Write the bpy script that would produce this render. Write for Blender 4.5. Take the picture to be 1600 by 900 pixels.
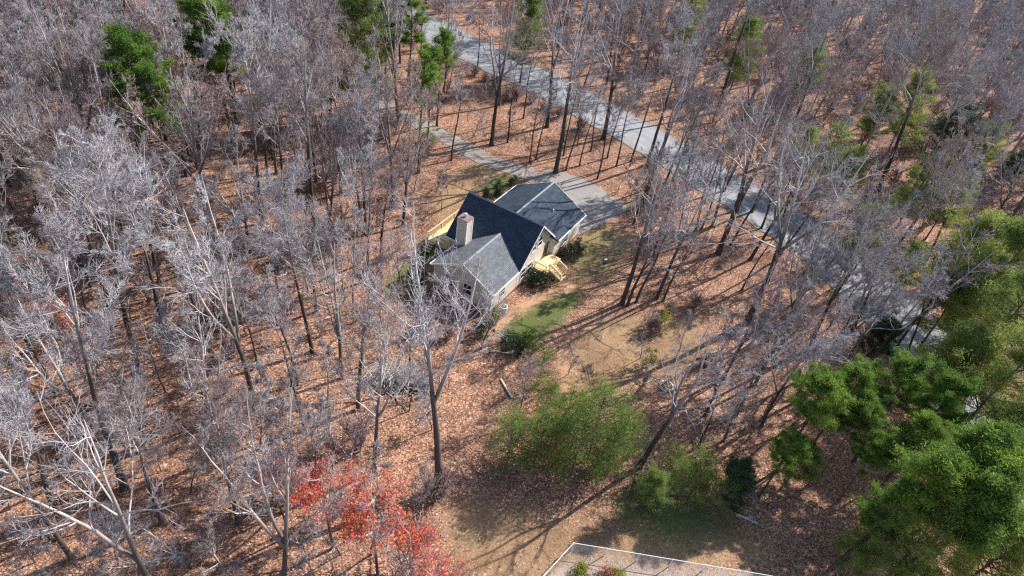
import bpy, math, random
import numpy as np
from mathutils import Matrix, Vector

# ------------------------------------------------------------------ scene, camera, light
S = bpy.context.scene
for o in list(bpy.data.objects):
    bpy.data.objects.remove(o)
COL = S.collection
FPX, VPX, VPY, CAMH = 1067.0, 600.0, 1700.0, 50.0


def cam_axes():
    d = np.array([VPX - 800.0, VPY - 450.0, FPX])
    d /= np.linalg.norm(d)
    up = -d
    fw = np.array([0, 0, 1.0])
    Y = fw - up * (fw @ up)
    Y /= np.linalg.norm(Y)
    return np.array([np.cross(Y, up), Y, up])


RC = cam_axes()


def gp(x, y, z=0.0):
    """point of the photograph (1600x900) -> point on the level plane z"""
    r = RC @ np.array([x - 800.0, y - 450.0, FPX])
    t = (CAMH - z) / -r[2]
    return np.array([r[0] * t, r[1] * t])


def to_px(P):
    """world points (N,3) -> photograph pixels"""
    v = (np.asarray(P, float) - np.array([0, 0, CAMH])) @ RC
    return np.stack([800 + FPX * v[:, 0] / v[:, 2], 450 + FPX * v[:, 1] / v[:, 2], v[:, 2]], 1)


cd = bpy.data.cameras.new("camera")
cam = bpy.data.objects.new("camera", cd)
COL.objects.link(cam)
cd.sensor_width = 36.0
cd.lens = 36.0 * FPX / 1600.0
cd.clip_start = 0.5
cd.clip_end = 6000.0
M = Matrix.Identity(4)
for i in range(3):
    M[i][0], M[i][1], M[i][2] = RC[i, 0], -RC[i, 1], -RC[i, 2]
M[2][3] = CAMH
cam.matrix_world = M
S.camera = cam

SUN_AZ, SUN_EL = 39.0, 39.0            # azimuth counter-clockwise from +X, elevation
W = bpy.data.worlds.new("World")
S.world = W
W.use_nodes = True
nt = W.node_tree
sky = nt.nodes.new("ShaderNodeTexSky")
sky.sky_type = 'NISHITA'
sky.sun_disc = False
sky.sun_elevation = math.radians(SUN_EL)
sky.sun_rotation = math.radians(90.0 - SUN_AZ)
sky.air_density = 1.0
sky.dust_density = 1.0
nt.links.new(sky.outputs[0], nt.nodes["Background"].inputs[0])
nt.nodes["Background"].inputs[1].default_value = 0.13
sl = bpy.data.lights.new("sun", 'SUN')
sl.energy = 5.0
sl.angle = math.radians(0.5)
sl.color = (1.0, 0.95, 0.87)
sun = bpy.data.objects.new("sun", sl)
COL.objects.link(sun)
sv = Vector((math.cos(math.radians(SUN_EL)) * math.cos(math.radians(SUN_AZ)),
             math.cos(math.radians(SUN_EL)) * math.sin(math.radians(SUN_AZ)), math.sin(math.radians(SUN_EL))))
sun.rotation_euler = sv.to_track_quat('Z', 'Y').to_euler()
S.view_settings.view_transform = 'Standard'
S.view_settings.look = 'None'
S.view_settings.exposure = 1.0
S.view_settings.gamma = 1.0
S.render.engine = 'CYCLES'
S.cycles.use_denoising = False
S.cycles.max_bounces = 5
S.cycles.diffuse_bounces = 3
S.cycles.glossy_bounces = 2
S.cycles.transparent_max_bounces = 4
S.cycles.filter_width = 1.3

# ------------------------------------------------------------------ materials
MATS = {}


def new_mat(name, rough=0.85, spec=0.2):
    m = bpy.data.materials.new(name)
    m.use_nodes = True
    b = m.node_tree.nodes["Principled BSDF"]
    b.inputs["Roughness"].default_value = rough
    b.inputs["Specular IOR Level"].default_value = spec
    MATS[name] = m
    return m, m.node_tree, b


def N(t, typ, **kw):
    n = t.nodes.new(typ)
    for k, v in kw.items():
        if k.startswith('i_'):
            n.inputs[k[2:].replace('_', ' ')].default_value = v
        else:
            setattr(n, k, v)
    return n


def ramp(t, fac, stops):
    r = t.nodes.new("ShaderNodeValToRGB")
    e = r.color_ramp.elements
    while len(e) < len(stops):
        e.new(0.5)
    for k, (p, c) in enumerate(stops):
        e[k].position = p
        e[k].color = (*c, 1)
    t.links.new(fac, r.inputs[0])
    return r.outputs[0]


def mix(t, fac, a, b, mode='MIX'):
    m = t.nodes.new("ShaderNodeMix")
    m.data_type = 'RGBA'
    m.blend_type = mode
    for sock, v in ((m.inputs[0], fac), (m.inputs[6], a), (m.inputs[7], b)):
        if isinstance(v, bpy.types.NodeSocket):
            t.links.new(v, sock)
        elif isinstance(v, (int, float)):
            sock.default_value = v
        else:
            sock.default_value = (*v, 1)
    return m.outputs[2]


def noise(t, scale, detail=3, coord='Object', rough=0.55, vec=None):
    n = N(t, "ShaderNodeTexNoise", i_Scale=scale, i_Detail=detail, i_Roughness=rough)
    if vec is None:
        vec = N(t, "ShaderNodeTexCoord").outputs[coord]
    t.links.new(vec, n.inputs["Vector"])
    return n.outputs[0]


def bump(t, b, h, strength=0.4, dist=0.05):
    n = N(t, "ShaderNodeBump", i_Strength=strength, i_Distance=dist)
    t.links.new(h, n.inputs["Height"])
    t.links.new(n.outputs[0], b.inputs["Normal"])


def flat(name, col, rough=0.8, var=0.12, scale=6.0, spec=0.2, metal=0.0, bmp=0.0, stretch=None):
    m, t, b = new_mat(name, rough, spec)
    vec = None
    if stretch:
        tc = N(t, "ShaderNodeTexCoord")
        mp = N(t, "ShaderNodeMapping")
        mp.inputs["Scale"].default_value = stretch
        t.links.new(tc.outputs["Object"], mp.inputs[0])
        vec = mp.outputs[0]
    n = noise(t, scale, 4, vec=vec)
    lo = tuple(c * (1 - var) for c in col)
    hi = tuple(min(1, c * (1 + var)) for c in col)
    t.links.new(ramp(t, n, [(0.3, lo), (0.7, hi)]), b.inputs["Base Color"])
    b.inputs["Metallic"].default_value = metal
    if bmp:
        bump(t, b, n, bmp)
    return m


def obj_random(t, stops):
    oi = N(t, "ShaderNodeObjectInfo")
    return ramp(t, oi.outputs["Random"], stops)


def bark_mat(name, low, high, vary):
    """bark: dark furrowed stem, paler smooth limbs (attribute 'age' = 1 on the old stem, 0 on thin wood)"""
    m, t, b = new_mat(name, 0.9, 0.15)
    at = N(t, "ShaderNodeAttribute", attribute_name="age")
    base = mix(t, at.outputs["Fac"], high, low)
    n = noise(t, 1.3, 5)
    base = mix(t, 0.75, base, ramp(t, n, [(0.3, (0.55, 0.55, 0.55)), (0.7, (1.35, 1.35, 1.35))]), 'MULTIPLY')
    base = mix(t, 1.0, base, obj_random(t, vary), 'MULTIPLY')
    t.links.new(base, b.inputs["Base Color"])
    return m


VARY = [(0.0, (0.72, 0.68, 0.68)), (0.35, (1.0, 0.95, 0.97)), (0.7, (1.08, 1.02, 0.98)), (1.0, (1.25, 1.22, 1.25))]
bark_mat("hardwood bark", (0.075, 0.062, 0.056), (0.46, 0.43, 0.42), VARY)
bark_mat("pale bark", (0.12, 0.105, 0.098), (0.46, 0.44, 0.43), VARY)
bark_mat("pine bark", (0.10, 0.075, 0.062), (0.19, 0.13, 0.10), VARY)


def twig_mat(name, stops):
    m, t, b = new_mat(name, 0.9, 0.1)
    base = obj_random(t, stops)
    n = noise(t, 0.45, 3)
    base = mix(t, 0.8, base, ramp(t, n, [(0.3, (0.75, 0.72, 0.72)), (0.7, (1.2, 1.18, 1.2))]), 'MULTIPLY')
    t.links.new(base, b.inputs["Base Color"])
    return m


twig_mat("grey twigs", [(0.0, (0.21, 0.165, 0.165)), (0.2, (0.255, 0.22, 0.22)), (0.45, (0.295, 0.275, 0.29)), (0.7, (0.335, 0.32, 0.338)), (0.83, (0.385, 0.372, 0.39)), (0.9, (0.30, 0.25, 0.22)), (1.0, (0.33, 0.225, 0.22))])
twig_mat("pale twigs", [(0.0, (0.29, 0.26, 0.255)), (1.0, (0.38, 0.36, 0.36))])
twig_mat("brush twigs", [(0.0, (0.25, 0.18, 0.165)), (1.0, (0.29, 0.22, 0.21))])


def leaf_mat(name, stops, trans=0.25, scale=0.9, rough=0.6):
    m, t, b = new_mat(name, rough, 0.25)
    at = N(t, "ShaderNodeAttribute", attribute_name="tint")
    base = ramp(t, at.outputs["Fac"], stops)
    oi = obj_random(t, [(0.0, (0.8, 0.85, 0.8)), (0.5, (1.0, 1.0, 1.0)), (1.0, (1.2, 1.1, 0.95))])
    base = mix(t, 1.0, base, oi, 'MULTIPLY')
    t.links.new(base, b.inputs["Base Color"])
    tr = N(t, "ShaderNodeBsdfTranslucent")
    t.links.new(base, tr.inputs[0])
    mx = N(t, "ShaderNodeMixShader")
    mx.inputs[0].default_value = trans
    t.links.new(b.outputs[0], mx.inputs[1])
    t.links.new(tr.outputs[0], mx.inputs[2])
    t.links.new(mx.outputs[0], t.nodes["Material Output"].inputs[0])
    return m


leaf_mat("pine needles", [(0.0, (0.055, 0.115, 0.02)), (0.5, (0.125, 0.22, 0.036)), (1.0, (0.27, 0.36, 0.065))], 0.42)
leaf_mat("soft needles", [(0.0, (0.09, 0.135, 0.035)), (0.5, (0.19, 0.25, 0.065)), (1.0, (0.35, 0.39, 0.12))], 0.5)
leaf_mat("cedar foliage", [(0.0, (0.028, 0.05, 0.026)), (0.5, (0.05, 0.085, 0.04)), (1.0, (0.09, 0.12, 0.06))])
leaf_mat("young leaves", [(0.0, (0.085, 0.14, 0.032)), (0.5, (0.175, 0.255, 0.052)), (1.0, (0.33, 0.40, 0.11))], 0.5)
leaf_mat("yellow green leaves", [(0.0, (0.14, 0.16, 0.02)), (1.0, (0.33, 0.32, 0.04))], 0.35)
leaf_mat("dark glossy leaves", [(0.0, (0.012, 0.028, 0.014)), (0.6, (0.03, 0.055, 0.03)), (1.0, (0.09, 0.13, 0.10))], 0.1, rough=0.35)
leaf_mat("red leaves", [(0.0, (0.52, 0.11, 0.06)), (0.6, (0.70, 0.19, 0.12)), (1.0, (0.78, 0.42, 0.30))], 0.5)
leaf_mat("rusty leaves", [(0.0, (0.32, 0.12, 0.085)), (1.0, (0.52, 0.26, 0.20))], 0.35)
leaf_mat("litter leaves", [(0.0, (0.10, 0.05, 0.03)), (0.4, (0.23, 0.125, 0.08)), (0.8, (0.40, 0.255, 0.18)), (1.0, (0.56, 0.42, 0.33))], 0.1)

# ground ------------------------------------------------------------
m, t, b = new_mat("leaf litter", 0.9, 0.15)
tc = N(t, "ShaderNodeTexCoord").outputs["Object"]
vo = N(t, "ShaderNodeTexVoronoi", i_Scale=10.0, i_Randomness=1.0)
t.links.new(tc, vo.inputs["Vector"])
sep = N(t, "ShaderNodeSeparateColor")
t.links.new(vo.outputs["Color"], sep.inputs[0])
litter = ramp(t, sep.outputs[0], [(0.0, (0.085, 0.043, 0.028)), (0.35, (0.195, 0.10, 0.062)), (0.7, (0.31, 0.175, 0.115)), (0.94, (0.42, 0.28, 0.205)), (1.0, (0.56, 0.45, 0.38))])
big = noise(t, 0.16, 5, vec=tc, rough=0.65)
litter = mix(t, 0.85, litter, ramp(t, big, [(0.30, (0.55, 0.50, 0.52)), (0.45, (0.9, 0.86, 0.86)), (0.55, (1.05, 1.0, 0.98)), (0.70, (1.38, 1.32, 1.28))]), 'MULTIPLY')
mid = noise(t, 1.1, 4, vec=tc, rough=0.7)
litter = mix(t, 0.6, litter, ramp(t, mid, [(0.35, (0.6, 0.58, 0.58)), (0.65, (1.25, 1.22, 1.2))]), 'MULTIPLY')
zone = N(t, "ShaderNodeAttribute", attribute_name="zone")
zs = N(t, "ShaderNodeSeparateColor")
t.links.new(zone.outputs["Color"], zs.inputs[0])
fine = noise(t, 2.6, 5, vec=tc, rough=0.75)


def edge(sock):
    a = N(t, "ShaderNodeMath", operation='ADD')
    t.links.new(sock, a.inputs[0])
    s_ = N(t, "ShaderNodeMath", operation='SUBTRACT')
    t.links.new(fine, s_.inputs[0])
    s_.inputs[1].default_value = 0.5
    k = N(t, "ShaderNodeMath", operation='MULTIPLY')
    t.links.new(s_.outputs[0], k.inputs[0])
    k.inputs[1].default_value = 1.7
    t.links.new(k.outputs[0], a.inputs[1])
    r = N(t, "ShaderNodeMapRange", i_From_Min=0.25, i_From_Max=0.72)
    t.links.new(a.outputs[0], r.inputs[0])
    mm = N(t, "ShaderNodeMath", operation='MULTIPLY')
    t.links.new(r.outputs[0], mm.inputs[0])
    r2 = N(t, "ShaderNodeMapRange", i_From_Min=0.0, i_From_Max=0.15)
    t.links.new(sock, r2.inputs[0])
    t.links.new(r2.outputs[0], mm.inputs[1])
    return mm.outputs[0]


g1 = noise(t, 7.0, 5, vec=tc, rough=0.8)
tan = ramp(t, g1, [(0.3, (0.13, 0.078, 0.043)), (0.5, (0.24, 0.158, 0.088)), (0.7, (0.37, 0.265, 0.16))])
green = ramp(t, g1, [(0.3, (0.045, 0.058, 0.018)), (0.55, (0.10, 0.115, 0.035)), (0.75, (0.21, 0.19, 0.075))])
dirt = ramp(t, g1, [(0.3, (0.28, 0.155, 0.085)), (0.7, (0.46, 0.28, 0.165))])
pale = ramp(t, g1, [(0.3, (0.20, 0.145, 0.115)), (0.5, (0.30, 0.235, 0.20)), (0.7, (0.44, 0.37, 0.325))])
pale = mix(t, 0.8, pale, ramp(t, big, [(0.35, (0.7, 0.65, 0.62)), (0.65, (1.2, 1.2, 1.2))]), 'MULTIPLY')
tan = mix(t, 0.9, tan, ramp(t, big, [(0.35, (0.72, 0.66, 0.6)), (0.5, (1.0, 0.97, 0.95)), (0.65, (1.15, 1.2, 1.1))]), 'MULTIPLY')
tan = mix(t, 0.28, tan, litter)
c = mix(t, edge(zs.outputs[0]), litter, tan)
c = mix(t, edge(zs.outputs[1]), c, green)
c = mix(t, edge(zs.outputs[2]), c, dirt)
c = mix(t, edge(zone.outputs["Alpha"]), c, pale)
t.links.new(c, b.inputs["Base Color"])
bump(t, b, sep.outputs[1], 0.55, 0.06)

m, t, b = new_mat("asphalt", 0.85, 0.2)
n1 = noise(t, 0.35, 5, rough=0.6)
n2 = noise(t, 9.0, 4, rough=0.8)
c = ramp(t, n1, [(0.3, (0.18, 0.182, 0.192)), (0.7, (0.245, 0.248, 0.262))])
c = mix(t, 0.6, c, ramp(t, n2, [(0.3, (0.8, 0.8, 0.8)), (0.7, (1.15, 1.15, 1.15))]), 'MULTIPLY')
ac_ = N(t, "ShaderNodeAttribute", attribute_name="across")
c = mix(t, 0.9, c, ramp(t, ac_.outputs["Fac"], [(0.0, (0.62, 0.56, 0.50)), (0.05, (0.92, 0.9, 0.88)), (0.16, (0.97, 0.97, 0.97)), (0.22, (1.1, 1.1, 1.1)), (0.30, (0.96, 0.96, 0.96)), (0.40, (1.1, 1.1, 1.1)), (0.5, (0.86, 0.86, 0.87)),
    (0.6, (1.1, 1.1, 1.1)), (0.70, (0.96, 0.96, 0.96)), (0.78, (1.1, 1.1, 1.1)), (0.84, (0.97, 0.97, 0.97)), (0.95, (0.92, 0.9, 0.88)), (1.0, (0.62, 0.56, 0.50))]), 'MULTIPLY')
vc = N(t, "ShaderNodeTexVoronoi", i_Scale=0.22, feature='DISTANCE_TO_EDGE')
wv = N(t, "ShaderNodeTexCoord")
t.links.new(wv.outputs["Object"], vc.inputs["Vector"])
c = mix(t, ramp(t, vc.outputs["Distance"], [(0.0, (0.5, 0.5, 0.5)), (0.012, (0, 0, 0))]), c, (0.13, 0.13, 0.135))
t.links.new(c, b.inputs["Base Color"])

m, t, b = new_mat("driveway concrete", 0.9, 0.15)
n1 = noise(t, 0.5, 5, rough=0.65)
n2 = noise(t, 5.0, 5, rough=0.8)
c = ramp(t, n1, [(0.3, (0.185, 0.158, 0.138)), (0.7, (0.275, 0.24, 0.21))])
c = mix(t, ramp(t, n2, [(0.58, (0, 0, 0)), (0.72, (0.75, 0.75, 0.75))]), c, (0.33, 0.20, 0.13))
t.links.new(c, b.inputs["Base Color"])


m, t, b = new_mat("pad concrete", 0.9, 0.15)
n1 = noise(t, 0.6, 6, rough=0.7)
c = ramp(t, n1, [(0.3, (0.185, 0.17, 0.16)), (0.7, (0.275, 0.255, 0.24))])
c = mix(t, 0.5, c, ramp(t, noise(t, 7.0, 4, rough=0.8), [(0.3, (0.8, 0.8, 0.8)), (0.7, (1.15, 1.15, 1.15))]), 'MULTIPLY')
t.links.new(c, b.inputs["Base Color"])


def shingle(name, lo, hi):
    m, t, b = new_mat(name, 0.9, 0.15)
    tc = N(t, "ShaderNodeTexCoord").outputs["UV"]
    br = N(t, "ShaderNodeTexBrick")
    t.links.new(tc, br.inputs["Vector"])
    br.inputs["Color1"].default_value = (*lo, 1)
    br.inputs["Color2"].default_value = (*hi, 1)
    br.inputs["Mortar"].default_value = (*(c * 0.45 for c in lo), 1)
    br.inputs["Scale"].default_value = 1.0
    br.inputs["Brick Width"].default_value = 0.45
    br.inputs["Row Height"].default_value = 0.16
    br.inputs["Mortar Size"].default_value = 0.012
    n = noise(t, 1.2, 5)
    c = mix(t, 0.7, br.outputs["Color"], ramp(t, n, [(0.3, (0.75, 0.75, 0.78)), (0.7, (1.25, 1.25, 1.22))]), 'MULTIPLY')
    t.links.new(c, b.inputs["Base Color"])
    return m


shingle("charcoal shingles", (0.029, 0.043, 0.064), (0.05, 0.068, 0.094))
shingle("light grey shingles", (0.095, 0.105, 0.118), (0.145, 0.155, 0.168))  # lighter grey than the charcoal, for the front wing roof


def siding(name, col):
    m, t, b = new_mat(name, 0.7, 0.25)
    tc = N(t, "ShaderNodeTexCoord").outputs["Object"]
    sx = N(t, "ShaderNodeSeparateXYZ")
    t.links.new(tc, sx.inputs[0])
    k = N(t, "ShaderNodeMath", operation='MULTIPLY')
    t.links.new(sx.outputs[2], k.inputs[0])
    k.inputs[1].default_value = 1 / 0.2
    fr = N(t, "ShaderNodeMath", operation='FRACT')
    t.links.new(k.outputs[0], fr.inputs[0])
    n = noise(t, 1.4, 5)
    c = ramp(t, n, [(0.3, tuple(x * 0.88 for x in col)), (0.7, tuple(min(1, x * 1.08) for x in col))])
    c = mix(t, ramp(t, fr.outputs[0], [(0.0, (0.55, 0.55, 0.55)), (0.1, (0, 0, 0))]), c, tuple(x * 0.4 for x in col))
    t.links.new(c, b.inputs["Base Color"])
    bump(t, b, fr.outputs[0], 0.5, 0.02)
    return m


siding("beige siding", (0.57, 0.525, 0.455))
flat("white trim", (0.72, 0.71, 0.68), 0.6, 0.06)
flat("ridge cap", (0.22, 0.235, 0.25), 0.9, 0.15)
flat("foundation brick", (0.26, 0.12, 0.085), 0.9, 0.25, 9)
flat("new lumber", (0.62, 0.49, 0.265), 0.75, 0.28, 2.2, stretch=(1, 5, 5))
flat("chase cover", (0.20, 0.125, 0.115), 0.55, 0.2, 4, spec=0.4)
flat("galvanised metal", (0.62, 0.63, 0.65), 0.35, 0.08, 5, spec=0.5, metal=0.6)
flat("fence metal", (0.70, 0.72, 0.76), 0.5, 0.06, 5, spec=0.5)
flat("condenser grey", (0.46, 0.45, 0.42), 0.55, 0.08, 5)
flat("dark metal", (0.035, 0.035, 0.04), 0.5, 0.2, 5)
flat("door paint", (0.08, 0.05, 0.045), 0.5, 0.1, 4)
flat("old timber", (0.46, 0.40, 0.34), 0.9, 0.25, 3)
flat("dead wood", (0.36, 0.325, 0.30), 0.9, 0.25, 2.0)
flat("pale stone", (0.56, 0.54, 0.49), 0.9, 0.2, 5, bmp=0.3)
flat("split wood", (0.72, 0.52, 0.34), 0.85, 0.2, 6)
flat("charred end", (0.35, 0.14, 0.05), 0.9, 0.3, 6)
flat("dark rock", (0.10, 0.105, 0.12), 0.75, 0.3, 1.5, bmp=0.4)
flat("white paint", (0.80, 0.80, 0.80), 0.5, 0.04)
m, t, b = new_mat("window glass", 0.08, 0.6)
b.inputs["Base Color"].default_value = (0.025, 0.03, 0.036, 1)

# ------------------------------------------------------------------ mesh helpers
UNIT = np.random.default_rng(11)


def mesh_from(name, V, F, mat=None, attrs=None, smooth=False, uv=None):
    """V (n,3), F list of (m,k) index arrays (k = 3 or 4)"""
    me = bpy.data.meshes.new(name)
    V = np.asarray(V, np.float32)
    F = [np.asarray(f, np.int32) for f in F if len(f)]
    loops = np.concatenate([f.ravel() for f in F])
    sizes = np.concatenate([np.full(len(f), f.shape[1], np.int32) for f in F])
    starts = np.concatenate([[0], np.cumsum(sizes)[:-1]]).astype(np.int32)
    me.vertices.add(len(V))
    me.vertices.foreach_set("co", V.ravel())
    me.loops.add(len(loops))
    me.loops.foreach_set("vertex_index", loops)
    me.polygons.add(len(sizes))
    me.polygons.foreach_set("loop_start", starts)
    me.polygons.foreach_set("loop_total", sizes)
    if smooth:
        me.polygons.foreach_set("use_smooth", np.ones(len(sizes), bool))
    for k, (typ, dat) in (attrs or {}).items():
        a = me.attributes.new(k, typ, 'POINT')
        a.data.foreach_set("value" if typ == 'FLOAT' else "color", np.asarray(dat, np.float32).ravel())
    if uv is not None:
        l = me.uv_layers.new(name="UVMap")
        l.data.foreach_set("uv", np.asarray(uv, np.float32).ravel())
    me.update(calc_edges=True)
    if mat:
        me.materials.append(MATS[mat])
    return me


class MB:
    """collects boxes, prisms and tubes into one mesh"""

    def __init__(self):
        self.V, self.F, self.n = [], [], 0

    def add(self, V, F):
        V = [tuple(map(float, v)) for v in V]
        self.V += V
        self.F += [tuple(i + self.n for i in f) for f in F]
        self.n += len(V)

    def box(self, x0, x1, y0, y1, z0, z1, mtx=None):
        V = [(x, y, z) for z in (z0, z1) for y in (y0, y1) for x in (x0, x1)]
        if mtx is not None:
            V = [tuple(mtx @ Vector(v)) for v in V]
        self.add(V, [(0, 2, 3, 1), (4, 5, 7, 6), (0, 1, 5, 4), (2, 6, 7, 3), (0, 4, 6, 2), (1, 3, 7, 5)])

    def prism(self, poly, d):
        """extrude the polygon (3-D points) along d"""
        n = len(poly)
        A = [Vector(p) for p in poly]
        B = [p + Vector(d) for p in A]
        self.add(A + B, [tuple(range(n))[::-1], tuple(range(n, 2 * n))] + [(i, (i + 1) % n, n + (i + 1) % n, n + i) for i in range(n)])

    def tube(self, pts, r, s=8, r1=None, cap=True):
        pts = [Vector(p) for p in pts]
        n = len(pts)
        V = []
        for i, p in enumerate(pts):
            d = (pts[min(i + 1, n - 1)] - pts[max(i - 1, 0)]).normalized()
            a = d.orthogonal().normalized() if i == 0 else (a - d * a.dot(d)).normalized()
            bb = d.cross(a)
            rr = r if r1 is None else r + (r1 - r) * i / (n - 1)
            V += [p + (a * math.cos(k * 2 * math.pi / s) + bb * math.sin(k * 2 * math.pi / s)) * rr for k in range(s)]
        F = [(i * s + k, i * s + (k + 1) % s, (i + 1) * s + (k + 1) % s, (i + 1) * s + k) for i in range(n - 1) for k in range(s)]
        if cap:
            F += [tuple(range(s))[::-1], tuple((n - 1) * s + k for k in range(s))]
        self.add(V, F)

    def build(self, name, mat, parent=None, bevel=0.0):
        me = bpy.data.meshes.new(name)
        me.from_pydata(self.V, [], self.F)
        me.update()
        me.materials.append(MATS[mat])
        o = bpy.data.objects.new(name, me)
        COL.objects.link(o)
        if bevel:
            bv = o.modifiers.new("bevel", 'BEVEL')
            bv.width = bevel
            bv.segments = 1
        o.parent = parent
        return o


def tag(o, label=None, cat=None, group=None, kind=None):
    for k, v in (("label", label), ("category", cat), ("group", group), ("kind", kind)):
        if v:
            o[k] = v
    return o


def empty(name, loc, rz=0.0, label=None, cat=None, group=None):
    o = bpy.data.objects.new(name, None)
    COL.objects.link(o)
    o.location = loc
    o.rotation_euler = (0, 0, rz)
    o.empty_display_size = 0.5
    return tag(o, label, cat, group)


def link(name, me, parent=None):
    o = bpy.data.objects.new(name, me)
    COL.objects.link(o)
    o.parent = parent
    return o


# ------------------------------------------------------------------ terrain
HOUSE_RZ = math.radians(-26.2)
U = np.array([math.cos(HOUSE_RZ), math.sin(HOUSE_RZ)])
Wv = np.array([-U[1], U[0]])
HOUSE_O = U * -30.5 + Wv * 57.1


def hz(x, y):
    x = np.asarray(x, float)
    y = np.asarray(y, float)
    h = 0.5 * np.sin(x * 0.071 + 1.3) * np.cos(y * 0.058 + 0.4) + 0.28 * np.sin(x * 0.17 + y * 0.13) + 0.12 * np.sin(x * 0.41 - y * 0.37 + 2.0)
    d = np.hypot(x - HOUSE_O[0], y - HOUSE_O[1])
    k = np.clip((d - 15.0) / 25.0, 0, 1)
    return h * k * k * (3 - 2 * k) * 0.8


def poly_px(pts):
    return np.array([gp(*p) for p in pts])


def inside_soft(P, poly, soft):
    """1 inside the polygon, fading to 0 over `soft` metres outside and inside its edge"""
    x, y = P[:, 0], P[:, 1]
    ins = np.zeros(len(P), bool)
    dist = np.full(len(P), 1e9)
    n = len(poly)
    for i in range(n):
        a, b_ = poly[i], poly[(i + 1) % n]
        with np.errstate(divide='ignore', invalid='ignore'):
            cr = ((a[1] > y) != (b_[1] > y)) & (x < (b_[0] - a[0]) * (y - a[1]) / (b_[1] - a[1] + 1e-12) + a[0])
        ins ^= cr
        e = b_ - a
        tt = np.clip(((P - a) @ e) / (e @ e), 0, 1)
        dist = np.minimum(dist, np.hypot(*(P - a - tt[:, None] * e).T))
    sd = np.where(ins, dist, -dist)
    return np.clip(sd / soft * 0.5 + 0.5, 0, 1)


def inside(P, poly):
    return inside_soft(np.asarray(P, float), poly, 1e-3) > 0.5


TAN = [(poly_px([(880, 525), (960, 490), (1090, 495), (1125, 550), (1060, 590), (960, 612), (895, 605), (868, 560)]), 1.6),
       (poly_px([(672, 318), (700, 275), (752, 246), (800, 262), (806, 290), (770, 312), (720, 318), (690, 345)]), 1.2),
       (poly_px([(893, 372), (950, 340), (985, 365), (978, 420), (905, 440), (880, 405)]), 1.2),
       (poly_px([(690, 800), (740, 770), (860, 800), (1000, 815), (1120, 800), (1190, 850), (1180, 890), (800, 940), (700, 880)]), 2.5)]
GREEN = [(poly_px([(795, 490), (835, 462), (900, 445), (912, 468), (880, 505), (830, 545), (790, 540), (768, 520)]), 1.2),
         (poly_px([(585, 455), (625, 410), (668, 376), (690, 395), (650, 440), (620, 470)]), 1.2),
         (poly_px([(900, 385), (935, 360), (960, 375), (940, 410), (905, 425)]), 7.0),
         (poly_px([(745, 290), (790, 268), (800, 290), (765, 312)]), 1.2),
         (poly_px([(960, 770), (1080, 770), (1150, 830), (1050, 850), (960, 810)]), 2.5)]
DIRT = [(poly_px([(752, 520), (790, 487), (835, 462), (890, 440), (900, 452), (850, 470), (800, 500), (765, 535)]), 0.8),
        (poly_px([(872, 575), (898, 560), (905, 600), (900, 650), (878, 650)]), 1.0)]
PALE = [(poly_px([(895, 858), (1180, 900), (1180, 960), (820, 960), (850, 905)]), 0.6)]

ROAD_C = [(520, -25), (590, 6), (650, 38), (780, 97), (880, 152), (967, 193), (1060, 247), (1150, 297), (1267, 367), (1350, 440), (1427, 521), (1520, 640), (1640, 860)]
ROAD_W = 10.2


def smooth_line(pts, n=10):
    P = np.asarray(pts, float)
    P = np.vstack([2 * P[0] - P[1], P, 2 * P[-1] - P[-2]])
    out = []
    for i in range(1, len(P) - 2):
        for s_ in np.linspace(0, 1, n, endpoint=False):
            a, b_, c_, d_ = P[i - 1], P[i], P[i + 1], P[i + 2]
            out.append(0.5 * ((2 * b_) + (c_ - a) * s_ + (2 * a - 5 * b_ + 4 * c_ - d_) * s_ ** 2 + (3 * b_ - a - 3 * c_ + d_) * s_ ** 3))
    out.append(P[-2])
    return np.array(out)


rc = np.array([gp(*p) for p in ROAD_C])
rc[1:-1] = 0.25 * rc[:-2] + 0.5 * rc[1:-1] + 0.25 * rc[2:]
ROAD = smooth_line(rc)
DRIVE = smooth_line([gp(*p) for p in [(560, 150), (610, 172), (650, 190), (700, 217), (760, 250), (815, 268), (862, 290)]])
PAD = poly_px([(838, 268), (868, 266), (906, 278), (972, 311), (981, 329), (940, 350), (897, 371), (870, 330), (850, 290)])


def line_dist(P, L):
    P = np.asarray(P, float)
    d = np.full(len(P), 1e9)
    for a, b_ in zip(L[:-1], L[1:]):
        e = b_ - a
        tt = np.clip(((P - a) @ e) / (e @ e + 1e-9), 0, 1)
        d = np.minimum(d, np.hypot(*(P - a - tt[:, None] * e).T))
    return d


def axis(lo, hi, step, far):
    core = np.arange(lo, hi + step, step)
    ext, s_, v = [], step, 0.0
    while v < far:
        s_ *= 1.35
        v += s_
        ext.append(v)
    ext = np.array(ext)
    return np.concatenate([lo - ext[::-1], core, core[-1] + ext])


gx, gy = axis(-105, 150, 0.5, 2500), axis(10, 215, 0.5, 3000)
GX, GY = np.meshgrid(gx, gy)
PG = np.stack([GX.ravel(), GY.ravel()], 1)
zr, zg, zb, za = (np.zeros(len(PG)) for _ in range(4))
near = (PG[:, 0] > -80) & (PG[:, 0] < 80) & (PG[:, 1] < 130) & (PG[:, 1] > 8)
for arr, L in ((zr, TAN), (zg, GREEN), (zb, DIRT), (za, PALE)):
    for poly, soft in L:
        arr[near] = np.maximum(arr[near], inside_soft(PG[near], poly, soft))
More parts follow.
